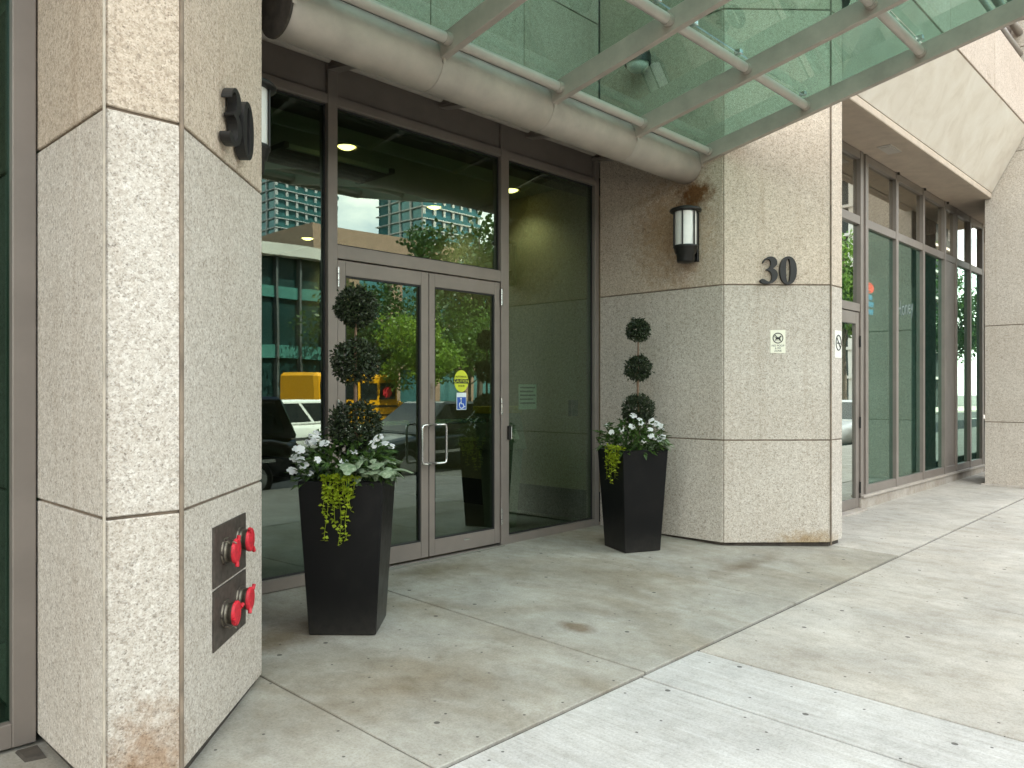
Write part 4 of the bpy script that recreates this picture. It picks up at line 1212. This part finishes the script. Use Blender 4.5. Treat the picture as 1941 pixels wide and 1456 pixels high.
def planter(label, cx, cy, rz, top, base, h, plant_labels, side, seed, vis):
    random.seed(seed)
    z0 = gz(cx, cy)
    t = thing('planter', label, 'planter', (cx, cy, z0), rz, 'tall tapered black planters')
    b, w = base / 2, top / 2
    sq = lambda s, z: [(-s, -s, z), (s, -s, z), (s, s, z), (-s, s, z)]
    part('body', MB().add(sq(b, 0.0) + sq(w, h) + sq(w - 0.035, h) + sq(w - 0.045, h - 0.09),
                          [(0, 3, 2, 1), (0, 1, 5, 4), (1, 2, 6, 5), (2, 3, 7, 6), (3, 0, 4, 7), (4, 5, 9, 8), (5, 6, 10, 9), (6, 7, 11, 10), (7, 4, 8, 11),
                           (8, 9, 13, 12), (9, 10, 14, 13), (10, 11, 15, 14), (11, 8, 12, 15), (12, 13, 14, 15)]), 'planter_black', t, 0.005, local=True)
    part('soil', MB().add(sq(w - 0.045, h - 0.05) + [(0, 0, h - 0.02)], [(0, 1, 4), (1, 2, 4), (2, 3, 4), (3, 0, 4)]), 'soil', t, local=True)
    zt = z0 + h
    # topiary
    tp = thing('topiary', plant_labels[0], 'topiary', (cx, cy, zt - 0.03), 0, 'three ball topiaries')
    sx, sy = vis['stem']
    pts = [(sx, sy, zt - 0.03), (sx + 0.004, sy, zt + 0.30), (sx - 0.003, sy + 0.003, zt + 0.65), (sx + 0.002, sy, zt + 1.02)]
    part('trunk', MB().tube(pts, [0.014, 0.012, 0.011, 0.007], 8), 'bark', tp)
    for (bz, br, nn) in vis['balls']:
        part('crown', leaf_ball((sx, sy, bz), br, nn, 0.030, 0.017), 'leaf_box', tp)
    top_z, top_r = vis['balls'][0][0], vis['balls'][0][1]
    sp = MB()
    for i in range(16):
        a = random.uniform(0, 6.28)
        put_leaf(sp, (sx + 0.05 * math.cos(a), sy + 0.05 * math.sin(a), top_z + top_r * 0.88), (math.cos(a) * 0.7, math.sin(a) * 0.7, 1), 0.035, 0.013)
    part('shoot', sp, 'leaf_box', tp)
    vis['blooms'] = [(a * 1.04, b * 1.04, c * 1.4 + 0.045) for a, b, c in vis['blooms']]
    # impatiens
    im = thing('white_impatiens', plant_labels[1], 'flower', (cx, cy, zt - 0.04), 0, 'white flowers in the planters')
    fol = MB()
    Rz = Matrix.Rotation(rz, 3, 'Z')
    def wp(lx, ly, z):
        v = Rz @ Vector((lx, ly, 0))
        return Vector((cx + v.x, cy + v.y, z))
    for i in range(560):
        lx, ly = random.uniform(-w, w) * 0.98, random.uniform(-w, w) * 0.98
        rr = max(abs(lx), abs(ly)) / w
        hz = zt - 0.04 + random.uniform(0.02, 0.30) * (1.10 - 0.62 * rr * rr)
        o = Rz @ Vector((lx, ly, 0))
        d = Vector((o.x, o.y, 0)) * random.uniform(0.8, 3) + Vector((0, 0, random.uniform(-0.15, 0.30))) + rnd_dir() * 0.22
        put_leaf(fol, wp(lx, ly, hz), d, random.uniform(0.06, 0.115), random.uniform(0.024, 0.040), None, 0.2, 0.02)
    for (lx, ly, z) in vis['blooms']:
        for i in range(3):
            put_leaf(fol, wp(lx, ly, zt + z - 0.012), rnd_dir() + Vector((0, 0, 0.1)), 0.055, 0.026)
    part('foliage', fol, 'leaf_green', im)
    camv = Vector((0, 0, H))
    for (lx, ly, z) in vis['blooms']:
        p = wp(lx, ly, zt + z)
        o = link('blossom', BLOSSOM, im)
        o.location = p - Vector(ORG[im.name])
        nrm = ((camv - p).normalized() + Vector((0, 0, 0.9)) + rnd_dir() * 0.6).normalized()
        o.rotation_euler = nrm.to_track_quat('Z', 'Y').to_euler()
        o.rotation_euler.rotate_axis('Z', random.uniform(0, 6))
        s = random.uniform(0.9, 1.35)
        o.scale = (s, s, s)
    # trailing vine
    vn = thing('trailing_vine', plant_labels[2], 'plant', (cx, cy, zt - 0.03), 0, 'lime vines trailing over the planter rims')
    lv, stx = MB(), MB()
    for (lx0, ly0, ox, oy, length, dens) in vis['vines']:
        pts = []
        wob = random.uniform(0, 6)
        n = max(6, int(length / 0.025))
        for i in range(n + 1):
            t_ = i / n
            s = length * t_
            out = min(1, s / 0.05)
            drop = max(0, s - 0.05)
            taper = drop * (top - base) / 2 / h * 0.35
            p = wp(lx0 + ox * (0.055 * out - 0.01 - taper) + (0 if abs(ox) > 0.5 else 0.012 * math.sin(wob + s * 14)),
                   ly0 + oy * (0.055 * out - 0.01 - taper) + (0 if abs(oy) > 0.5 else 0.012 * math.sin(wob + s * 14)), zt + 0.035 * math.sin(min(1, s / 0.08) * 3.14) - drop)
            pts.append(p)
        stx.tube(pts, 0.0016, 5, smooth=False)
        for i, p in enumerate(pts):
            for kk in range(dens if i > 1 else dens + 1):
                d = rnd_dir()
                d.z = d.z * 0.4 - 0.1
                put_leaf(lv, p + d * 0.004, d, random.uniform(0.022, 0.033), random.uniform(0.021, 0.031), random.uniform(-0.9, 0.9), 0.1)
    part('stem', stx, 'leaf_lime', vn)
    part('foliage', lv, 'leaf_lime', vn)
    # silver leaved plant
    sv = thing('silver_leaf_plant', plant_labels[3], 'plant', (cx, cy, zt - 0.04), 0, 'silvery leaved plants in the planters')
    me = []
    for (L, W) in ((0.165, 0.120), (0.110, 0.075), (0.075, 0.050)):
        mb = MB()
        nS = 9
        vs = [(0, 0, 0)]
        for i in range(1, nS):
            a = i / nS
            wv = W / 2 * math.sin(math.pi * a ** 0.75) * (1 + 0.14 * (-1) ** i)
            zz = 0.02 * math.sin(a * 3) - 0.05 * a * a
            vs += [(L * a, wv, zz - 0.012), (L * a, 0, zz), (L * a, -wv, zz - 0.012)]
        vs.append((L, 0, -0.045))
        fs = [(0, 2, 1), (0, 3, 2)]
        for i in range(nS - 2):
            o_ = 1 + 3 * i
            fs += [(o_, o_ + 1, o_ + 4, o_ + 3), (o_ + 1, o_ + 2, o_ + 5, o_ + 4)]
        o_ = 1 + 3 * (nS - 2)
        fs += [(o_, o_ + 1, len(vs) - 1), (o_ + 1, o_ + 2, len(vs) - 1)]
        mb.add(vs, fs, True)
        me.append(mb.mesh('leaf', 'leaf_silver'))
    stm = MB()
    for (lx, ly, z, az, el, k) in vis['silver']:
        p = wp(lx, ly, zt + z)
        o = link('leaf', me[k], sv)
        o.location = p - Vector(ORG[sv.name])
        o.rotation_euler = (random.uniform(-0.5, 0.5), -el, rz + az)
        stm.tube([wp(lx * 0.6, ly * 0.6, zt - 0.03), wp(lx * 0.85, ly * 0.85, zt + z * 0.6), p], 0.0022, 5)
    part('stem', stm, 'leaf_silver', sv)
    return t

def ring_blooms(n, w, seed, zr=(0.05, 0.15), pred=lambda x, y: True):
    rng = random.Random(seed)
    out = []
    while len(out) < n:
        x, y = rng.uniform(-w, w), rng.uniform(-w, w)
        if pred(x, y):
            out.append((x, y, rng.uniform(*zr)))
    return out

# left planter is turned 45 degrees: local -x is towards picture left, local -y faces the camera
LTOP, LBASE, LH = 0.515, 0.405, 0.935
lb = [(-0.24, -0.22, 0.06), (-0.27, -0.16, 0.10), (-0.25, -0.10, 0.03), (-0.20, -0.20, 0.00), (-0.29, -0.20, 0.01), (-0.15, -0.22, 0.155), (-0.10, -0.22, 0.13), (-0.17, -0.10, 0.17),
      (-0.22, -0.02, 0.15), (-0.13, -0.25, 0.06), (-0.26, 0.05, 0.12), (-0.19, -0.12, 0.13), (-0.30, -0.10, 0.06), (-0.23, -0.25, 0.105), (0.20, -0.14, 0.15), (0.17, -0.12, 0.12),
      (0.22, -0.05, 0.12), (-0.21, -0.24, 0.035), (-0.28, -0.03, 0.09), (0.06, -0.16, 0.09), (0.02, -0.24, 0.05), (0.10, 0.2, 0.16), (-0.1, 0.2, 0.14), (0.24, 0.1, 0.1)]
lvn = [(-0.10 + 0.02 * i + random.uniform(-0.01, 0.01), -LTOP / 2 + 0.02, 0, -1, L, 2) for i, L in enumerate((0.24, 0.40, 0.16, 0.20, 0.30, 0.43, 0.18, 0.40, 0.22, 0.15))]
lvn += [(-0.09 + 0.017 * i, -LTOP / 2 + 0.02, 0, -1, 0.10 + 0.03 * (i % 3), 3) for i in range(10)]
lsv = []
rng = random.Random(5)
for i in range(34):
    lx = rng.uniform(0.02, 0.29)
    lsv.append((lx, -0.20 + rng.uniform(-0.06, 0.10), rng.uniform(0.01, 0.12) - 0.10 * max(0, lx - 0.15), rng.uniform(-1.9, 0.3), rng.uniform(-0.2, 0.5), 0 if i < 6 else rng.choice((1, 2, 2))))
planter('black tapered planter standing before the left door leaf', 2.905, 4.185, R(-46), LTOP, LBASE, LH,
        ('three ball topiary in the planter left of the door', 'white impatiens spilling from the left planter', 'lime trailing vine hanging down the left planter front', 'silver green leafy plant at the right rim of left planter'),
        'l', 3, dict(stem=(2.93, 4.15), balls=[(1.955, 0.124, 1600), (1.615, 0.142, 1900), (1.205, 0.158, 2200)], blooms=lb, vines=lvn, silver=lsv))
RTOP, RBASE, RH = 0.475, 0.375, 0.925
rb = [(-0.06, -0.12, 0.19), (-0.02, -0.16, 0.165), (-0.03, -0.2, 0.14), (0.11, -0.15, 0.15), (0.15, -0.16, 0.135), (0.17, -0.19, 0.12), (0.20, -0.17, 0.10), (-0.18, -0.12, 0.10), (-0.24, -0.05, 0.08),
      (0.05, -0.23, 0.06), (0.10, -0.23, 0.045), (0.13, -0.24, 0.03), (-0.02, -0.23, 0.03), (0.17, -0.23, 0.05), (0.01, 0.15, 0.15), (-0.15, 0.18, 0.12), (-0.10, -0.16, 0.12), (0.06, -0.2, 0.10)]
rvn = [(-RTOP / 2 + 0.02, -0.12 + 0.03 * i, -1, 0, L, 2) for i, L in enumerate((0.30, 0.18, 0.35, 0.26, 0.20, 0.32))]
rvn += [(-RTOP / 2 + 0.02, -0.20 + 0.02 * i, -1, 0, 0.12 + 0.04 * (i % 3), 3) for i in range(8)]
rsv = []
for i in range(26):
    lx = rng.uniform(0.08, 0.25)
    rsv.append((lx, rng.uniform(-0.24, -0.02), rng.uniform(0.0, 0.09), rng.uniform(-1.5, 0.5), rng.uniform(-0.2, 0.5), rng.choice((1, 2, 2))))
planter('black tapered planter standing against the right pillar', 6.10, 4.265, R(-24), RTOP, RBASE, RH,
        ('three ball topiary in the planter by the right pillar', 'white impatiens spilling from the right planter', 'lime trailing vine hanging at the left of right planter', 'variegated leafy plant at the right rim of right planter'),
        'r', 4, dict(stem=(6.13, 4.22), balls=[(1.995, 0.104, 1300), (1.645, 0.120, 1500), (1.265, 0.142, 1900)], blooms=rb, vines=rvn, silver=rsv))
random.seed(11)

# ------------------------------------------------------------------ the street across from the entrance (it shows in the glass)
def car(label, x, y, zg, face, paint, L=4.6, W=1.82, Hc=1.50, kind='sedan', group='cars along the street'):
    """car built in local coordinates, nose at +x"""
    t = thing('car', label, 'car', (x, y, zg), 0 if face > 0 else math.pi, group)
    hw = W / 2
    belt = Hc * 0.60
    # lower body: lofted sections (x, z_top, half width, z_bottom)
    st = [(-L / 2, belt * 0.80, hw * 0.78, 0.36), (-L / 2 + 0.10, belt * 0.97, hw * 0.93, 0.26), (-L / 2 + 0.6, belt * 1.02, hw, 0.22), (-L * 0.1, belt, hw, 0.20), (L * 0.18, belt * 0.98, hw, 0.20),
          (L * 0.26, belt * 0.95, hw, 0.20), (L / 2 - 0.55, belt * 0.84, hw * 0.98, 0.22), (L / 2 - 0.12, belt * 0.74, hw * 0.90, 0.26), (L / 2, belt * 0.60, hw * 0.74, 0.36)]
    mb = MB()
    vs, fs = [], []
    for (sx, zt, w, zb) in st:
        zm = (zb + zt) * 0.55
        ring = [(-w * 0.86, zb), (-w * 0.97, zb + 0.08), (-w, zm), (-w * 0.975, zt - 0.10), (-w * 0.90, zt - 0.02), (-w * 0.6, zt + 0.015), (0, zt + 0.03),
                (w * 0.6, zt + 0.015), (w * 0.90, zt - 0.02), (w * 0.975, zt - 0.10), (w, zm), (w * 0.97, zb + 0.08), (w * 0.86, zb)]
        vs += [(sx, a, b) for a, b in ring]
    n = 13
    for i in range(len(st) - 1):
        for k in range(n - 1):
            fs.append((i * n + k, i * n + k + 1, (i + 1) * n + k + 1, (i + 1) * n + k))
        fs.append((i * n + n - 1, i * n, (i + 1) * n, (i + 1) * n + n - 1))
    mb.add(vs, fs, True)
    mb.add([vs[i] for i in range(n)], [tuple(range(n))])
    mb.add(vs[-n:], [tuple(reversed(range(n)))])
    part('body', mb, paint, t, local=True)
    # cabin
    if kind == 'sedan':
        b0, b1, r0, r1 = -L * 0.40, L * 0.24, -L * 0.22, L * 0.06
    else:
        b0, b1, r0, r1 = -L * 0.485, L * 0.24, -L * 0.44, L * 0.08
    bw, rw = hw * 0.93, hw * 0.70
    zb_, zr = belt - 0.03, Hc
    cab = MB().hexa([(b0, -bw, zb_), (b1, -bw, zb_), (b1, bw, zb_), (b0, bw, zb_)], [(r0, -rw, zr), (r1, -rw, zr), (r1, rw, zr), (r0, rw, zr)])
    part('cabin', cab, paint, t, 0.05, local=True)
    def lerp(a, b, u):
        return tuple(a[i] + (b[i] - a[i]) * u for i in range(3))
    def quad(A, B, Cc, D, u0, u1, v0, v1, off):
        """window on the face A B (bottom) C D (top)"""
        def pt(u, v):
            return Vector(lerp(lerp(A, B, u), lerp(D, Cc, u), v))
        nn = (Vector(B) - Vector(A)).cross(Vector(D) - Vector(A)).normalized()
        q = [pt(u0, v0), pt(u1, v0), pt(u1, v1), pt(u0, v1)]
        return MB().hexa([p - nn * 0.01 for p in q], [p + nn * off for p in q])
    Bq = [(b0, -bw, zb_), (b1, -bw, zb_), (b1, bw, zb_), (b0, bw, zb_)]
    Tq = [(r0, -rw, zr), (r1, -rw, zr), (r1, rw, zr), (r0, rw, zr)]
    for s0, s1 in ((0, 1), (2, 3)):
        for u0, u1 in ((0.07, 0.33), (0.36, 0.63), (0.66, 0.93)) if kind != 'sedan' else ((0.12, 0.30), (0.33, 0.62), (0.65, 0.93)):
            part('window', quad(Bq[s0], Bq[s1], Tq[s1], Tq[s0], u0, u1, 0.14, 0.86, 0.006), 'car_glass', t, local=True)
    part('windscreen', quad(Bq[1], Bq[2], Tq[2], Tq[1], 0.06, 0.94, 0.08, 0.90, 0.006), 'car_glass', t, local=True)
    part('rear_window', quad(Bq[3], Bq[0], Tq[0], Tq[3], 0.08, 0.92, 0.12, 0.88, 0.006), 'car_glass', t, local=True)
    for wx in (-L * 0.30, L * 0.31):
        for s in (-1, 1):
            wy = s * (hw - 0.10)
            wh = part('wheel', MB().tube([(wx, wy - 0.11, 0.33), (wx, wy - 0.09, 0.33), (wx, wy + 0.09, 0.33), (wx, wy + 0.11, 0.33)], [0.30, 0.335, 0.335, 0.30], 24), 'tyre', t, local=True)
            part('rim', MB().tube([(wx, wy + s * 0.112, 0.33), (wx, wy + s * 0.118, 0.33)], 0.21, 18), 'rim', wh, local=True)
    for s in (-1, 1):
        part('headlight', MB().box(L / 2 - 0.22, L / 2 - 0.02, s * hw * 0.62 - 0.16, s * hw * 0.62 + 0.16, belt * 0.62, belt * 0.74), 'headlamp', t, 0.02, local=True)
        part('tail_light', MB().box(-L / 2 + 0.01, -L / 2 + 0.15, s * hw * 0.68 - 0.12, s * hw * 0.68 + 0.12, belt * 0.68, belt * 0.88), 'tail_red', t, 0.02, local=True)
        part('mirror', MB().box(L * 0.14, L * 0.14 + 0.12, s * (hw + 0.02) - 0.07, s * (hw + 0.02) + 0.07, belt + 0.02, belt + 0.14), paint, t, 0.02, local=True)
        part('trim_strip', MB().box(-L * 0.38, L * 0.24, s * (hw + 0.002) - 0.006, s * (hw + 0.002) + 0.006, belt * 0.60, belt * 0.66), 'steel', t, local=True)
    part('bumper', MB().box(L / 2 - 0.10, L / 2 + 0.03, -hw * 0.72, hw * 0.72, 0.30, 0.42), 'car_trim', t, 0.02, local=True)
    part('bumper', MB().box(-L / 2 - 0.03, -L / 2 + 0.10, -hw * 0.74, hw * 0.74, 0.32, 0.44), 'car_trim', t, 0.02, local=True)
    return t

car('dark teal car parked at the kerb, mirrored in the door glass', 11.0, -2.30, -0.32, -1, 'car_teal', 4.7, 1.84, 1.55, 'sedan')
car('black sport utility car at the kerb, mirrored in the left side pane', 5.0, -2.35, -0.32, -1, 'car_black', 4.7, 1.90, 1.66, 'suv')
car('white car in the far lane, mirrored beside the left planter', 11.6, -8.6, -0.37, 1, 'car_white', 4.5, 1.80, 1.58, 'suv')
car('white car parked at the kerb, mirrored in the shop door', 25.4, -2.30, -0.32, -1, 'car_white', 4.6, 1.82, 1.50, 'sedan')

sb = thing('school_bus', 'yellow school bus across the street, mirrored behind the topiary', 'bus', (16.9, -14.2, -0.31))
part('body', MB().box(-2.0, 1.7, -1.15, 1.15, 0.45, 2.42), 'bus_yellow', sb, 0.12, local=True)
part('hood', MB().hexa([(1.7, -1.0, 0.45), (2.7, -0.95, 0.45), (2.7, 0.95, 0.45), (1.7, 1.0, 0.45)], [(1.7, -1.0, 1.45), (2.6, -0.85, 1.25), (2.6, 0.85, 1.25), (1.7, 1.0, 1.45)]), 'bus_yellow', sb, 0.06, local=True)
for s in (-1, 1):
    part('stripe', MB().box(-1.9, 1.6, s * 1.155 - 0.006, s * 1.155 + 0.006, 1.18, 1.26).box(-1.9, 1.6, s * 1.155 - 0.006, s * 1.155 + 0.006, 0.86, 0.92), 'ink_black', sb, local=True)
    for i in range(4):
        part('window', MB().box(-1.82 + i * 0.86, -1.08 + i * 0.86, s * 1.152 - 0.012, s * 1.152 + 0.012, 1.48, 2.10), 'car_glass', sb, local=True)
    for wx in (-1.2, 1.9):
        part('wheel', MB().tube([(wx, s * 1.02 - 0.12, 0.46), (wx, s * 1.02 + 0.12, 0.46)], 0.45, 24), 'tyre', sb, local=True)
part('windscreen', MB().box(1.695, 1.715, -0.95, 0.95, 1.55, 2.20), 'car_glass', sb, local=True)
pd = [(0.22 * math.cos(R(22.5 + 45 * k)), 0.22 * math.sin(R(22.5 + 45 * k))) for k in range(8)]
part('stop_paddle', MB().add([(1.0 + a, 1.30, 1.75 + b) for a, b in pd] + [(1.0 + a, 1.33, 1.75 + b) for a, b in pd],
     [tuple(range(8)), tuple(reversed(range(8, 16)))] + [(k, 8 + k, 8 + (k + 1) % 8, (k + 1) % 8) for k in range(8)]), 'red_plastic', sb, local=True)
part('paddle_arm', MB().tube([(1.0, 1.15, 1.75), (1.0, 1.30, 1.75)], 0.03, 8), 'ink_black', sb, local=True)

def tree(label, x, y, h, cr, leaf, seed, nl=5200, group='street trees across the road'):
    rng = random.Random(seed)
    zg = -0.29
    t = thing('street_tree', label, 'tree', (x, y, zg), 0, group)
    def rd():
        z = rng.uniform(-1, 1); a = rng.uniform(0, 6.283); s = math.sqrt(1 - z * z)
        return Vector((s * math.cos(a), s * math.sin(a), z))
    th = h * 0.42
    tr = MB().tube([(0, 0, 0), (0.03, 0.02, th * 0.5), (-0.02, 0.04, th), (0.05, 0.0, h * 0.72), (0.0, 0.0, h * 0.92)], [0.035 * h / 2, 0.028 * h / 2, 0.022 * h / 2, 0.012 * h / 2, 0.004 * h / 2], 10)
    clumps = []
    for i in range(13):
        a = i * 2.4 + rng.uniform(-0.4, 0.4)
        el = rng.uniform(0.15, 1.2)
        z0 = th * rng.uniform(0.85, 1.25)
        rr = cr * rng.uniform(0.55, 0.95)
        tip = Vector((math.cos(a) * rr * math.cos(el * 0.7), math.sin(a) * rr * math.cos(el * 0.7), z0 + (h - z0) * rng.uniform(0.15, 0.85)))
        mid = Vector((tip.x * 0.45, tip.y * 0.45, z0 + (tip.z - z0) * 0.6))
        tr.tube([(0, 0, z0), mid, tip], [0.011 * h / 2, 0.007 * h / 2, 0.002 * h / 2], 6)
        clumps.append((tip, cr * rng.uniform(0.28, 0.46)))
        clumps.append((mid + rd() * cr * 0.2, cr * rng.uniform(0.2, 0.34)))
    clumps.append((Vector((0, 0, h * 0.9)), cr * 0.4))
    part('trunk', tr, 'street_bark', t, local=True)
    mb = MB()
    for i in range(nl):
        c, r = clumps[rng.randrange(len(clumps))]
        d = rd()
        p = c + Vector((d.x, d.y, d.z * 0.75)) * r * rng.uniform(0.35, 1.08)
        e = rd() + Vector((0, 0, -0.25))
        L = 0.022 * h * rng.uniform(0.7, 1.3) + 0.05
        e.normalize()
        a = e.cross(rd()).normalized()
        mb.add([p, p + e * L * 0.5 + a * L * 0.33, p + e * L, p + e * L * 0.5 - a * L * 0.33], [(0, 1, 2, 3)])
    part('crown', mb, leaf, t, local=True)
    return t
tree('small bright green tree across the road, mirrored in the left door leaf', 19.0, -12.4, 4.6, 1.7, 'leaf_tree_lime', 1, 5200)
tree('low dark tree behind the bus, mirrored in the left door leaf', 21.5, -17.6, 6.5, 3.4, 'leaf_tree_dark', 8, 7000)
tree('broad green tree across the road, mirrored in the right door leaf', 23.6, -14.6, 5.6, 2.7, 'leaf_tree', 2, 5200)
tree('tall dark tree set back, mirrored low in the transom pane', 28.0, -18.5, 10.5, 3.8, 'leaf_tree_dark', 3, 7500)
tree('dark round tree mirrored at the far edge of the right door leaf', 32.5, -16.0, 8.0, 3.0, 'leaf_tree_dark', 4, 5200)
tree('leafy green tree mirrored in the middle of the shop door', 57.0, -14.4, 13.0, 5.0, 'leaf_tree', 5, 8000)
tree('leafy green tree farthest along the road, mirrored in the shop door', 46.0, -15.4, 8.5, 3.0, 'leaf_tree', 6, 6000)
tree('dark tree before the glass podium, mirrored in the side pane', 9.5, -16.0, 5.0, 1.6, 'leaf_tree_dark', 7, 3600)

tree('large dark tree far down the road, mirrored in the end shop panes', 74.0, -12.0, 12.0, 5.0, 'leaf_tree_dark', 9, 6000)
# buildings opposite
pg = thing('glass_podium', 'low dark glass podium building across the road', 'building', (10.5, -28, 0))
part('wall', MB().box(-30, 20.5, -36, -21.2, -0.4, 7.4), 'podium_glass', pg)
part('roof_slab', MB().box(-30.4, 20.9, -36.4, -20.6, 7.4, 7.9), 'bldg_pale', pg)
FIN = MB().box(-0.05, 0.05, -0.001, 0.28, -0.4, 7.39).mesh('fin', 'bldg_fin')
for i in range(38):
    o = link('fin', FIN, pg)
    o.location = (20.4 - i * 1.15 - 10.5, -21.2 + 28, 0)
for z0, z1 in ((2.9, 3.5), (5.6, 6.1)):
    part('spandrel', MB().box(-30, 20.45, -21.2, -21.05, z0, z1), 'spandrel_teal', pg)
def tower(label, x0, x1, y0, y1, h, storey, wall, glassm, bays, name='tower_block', slab_out=0.7):
    cx_, cy_ = (x0 + x1) / 2, (y0 + y1) / 2
    t = thing(name, label, 'building', (cx_, cy_, 0), 0, 'towers beyond the road')
    w, d = (x1 - x0) / 2, (y1 - y0) / 2
    part('glass_body', MB().box(-w, w, -d, d, -0.5, h), glassm, t, local=True)
    SL = MB().box(-w - slab_out, w + slab_out, -d - slab_out, d + slab_out, -0.15, 0.15).mesh('floor_slab', wall)
    BL = MB().box(-w - slab_out, w + slab_out, d + slab_out - 0.08, d + slab_out, 0.15, 1.05).mesh('balustrade', glassm)
    nfl = int(h / storey)
    for i in range(1, nfl + 1):
        o = link('floor_slab', SL, t)
        o.location = (0, 0, i * storey)
        if i < nfl:
            o = link('balustrade', BL, t)
            o.location = (0, 0, i * storey)
    PR = MB().box(-0.45, 0.45, -0.3, 0.45, -0.5, h - 0.2).mesh('pier', wall)
    for i in range(bays + 1):
        o = link('pier', PR, t)
        o.location = (-w + 2 * w * i / bays, d, 0)
        if i in (0, bays):
            for j in range(1, 4):
                o = link('pier', PR, t)
                o.location = (-w + 2 * w * i / bays, d - 2 * d * j / 4, 0)
    part('roof', MB().box(-w * 0.5, w * 0.5, -d * 0.5, d * 0.5, h, h + 4), wall, t, local=True)
    return t
tower('teal glass tower far off, mirrored high in the left side pane', 128, 150, -235, -213, 95, 3.1, 'bldg_grey', 'tower_glass', 6)
tower('pale balcony tower far off, mirrored high in the transom pane', 150, 172, -190, -168, 90, 3.1, 'bldg_pale', 'tower_glass', 6)
tower('white balcony block along the road, mirrored in the shop door', 88, 108, -38, -21, 42, 3.1, 'bldg_pale', 'shop_dark', 5)
tower('brown brick block behind the trees across the road', 24, 52, -52, -34, 9.5, 3.2, 'bldg_brick', 'tower_glass', 8, 'brick_block', 0.25)
tower('grey block added to hide the bright sky at the road end', 118, 140, -19, 6, 30, 3.2, 'bldg_grey', 'podium_glass', 6, 'sky_screen_block', 0.3)  # added block, darkens the sky mirrored in the end shop panes
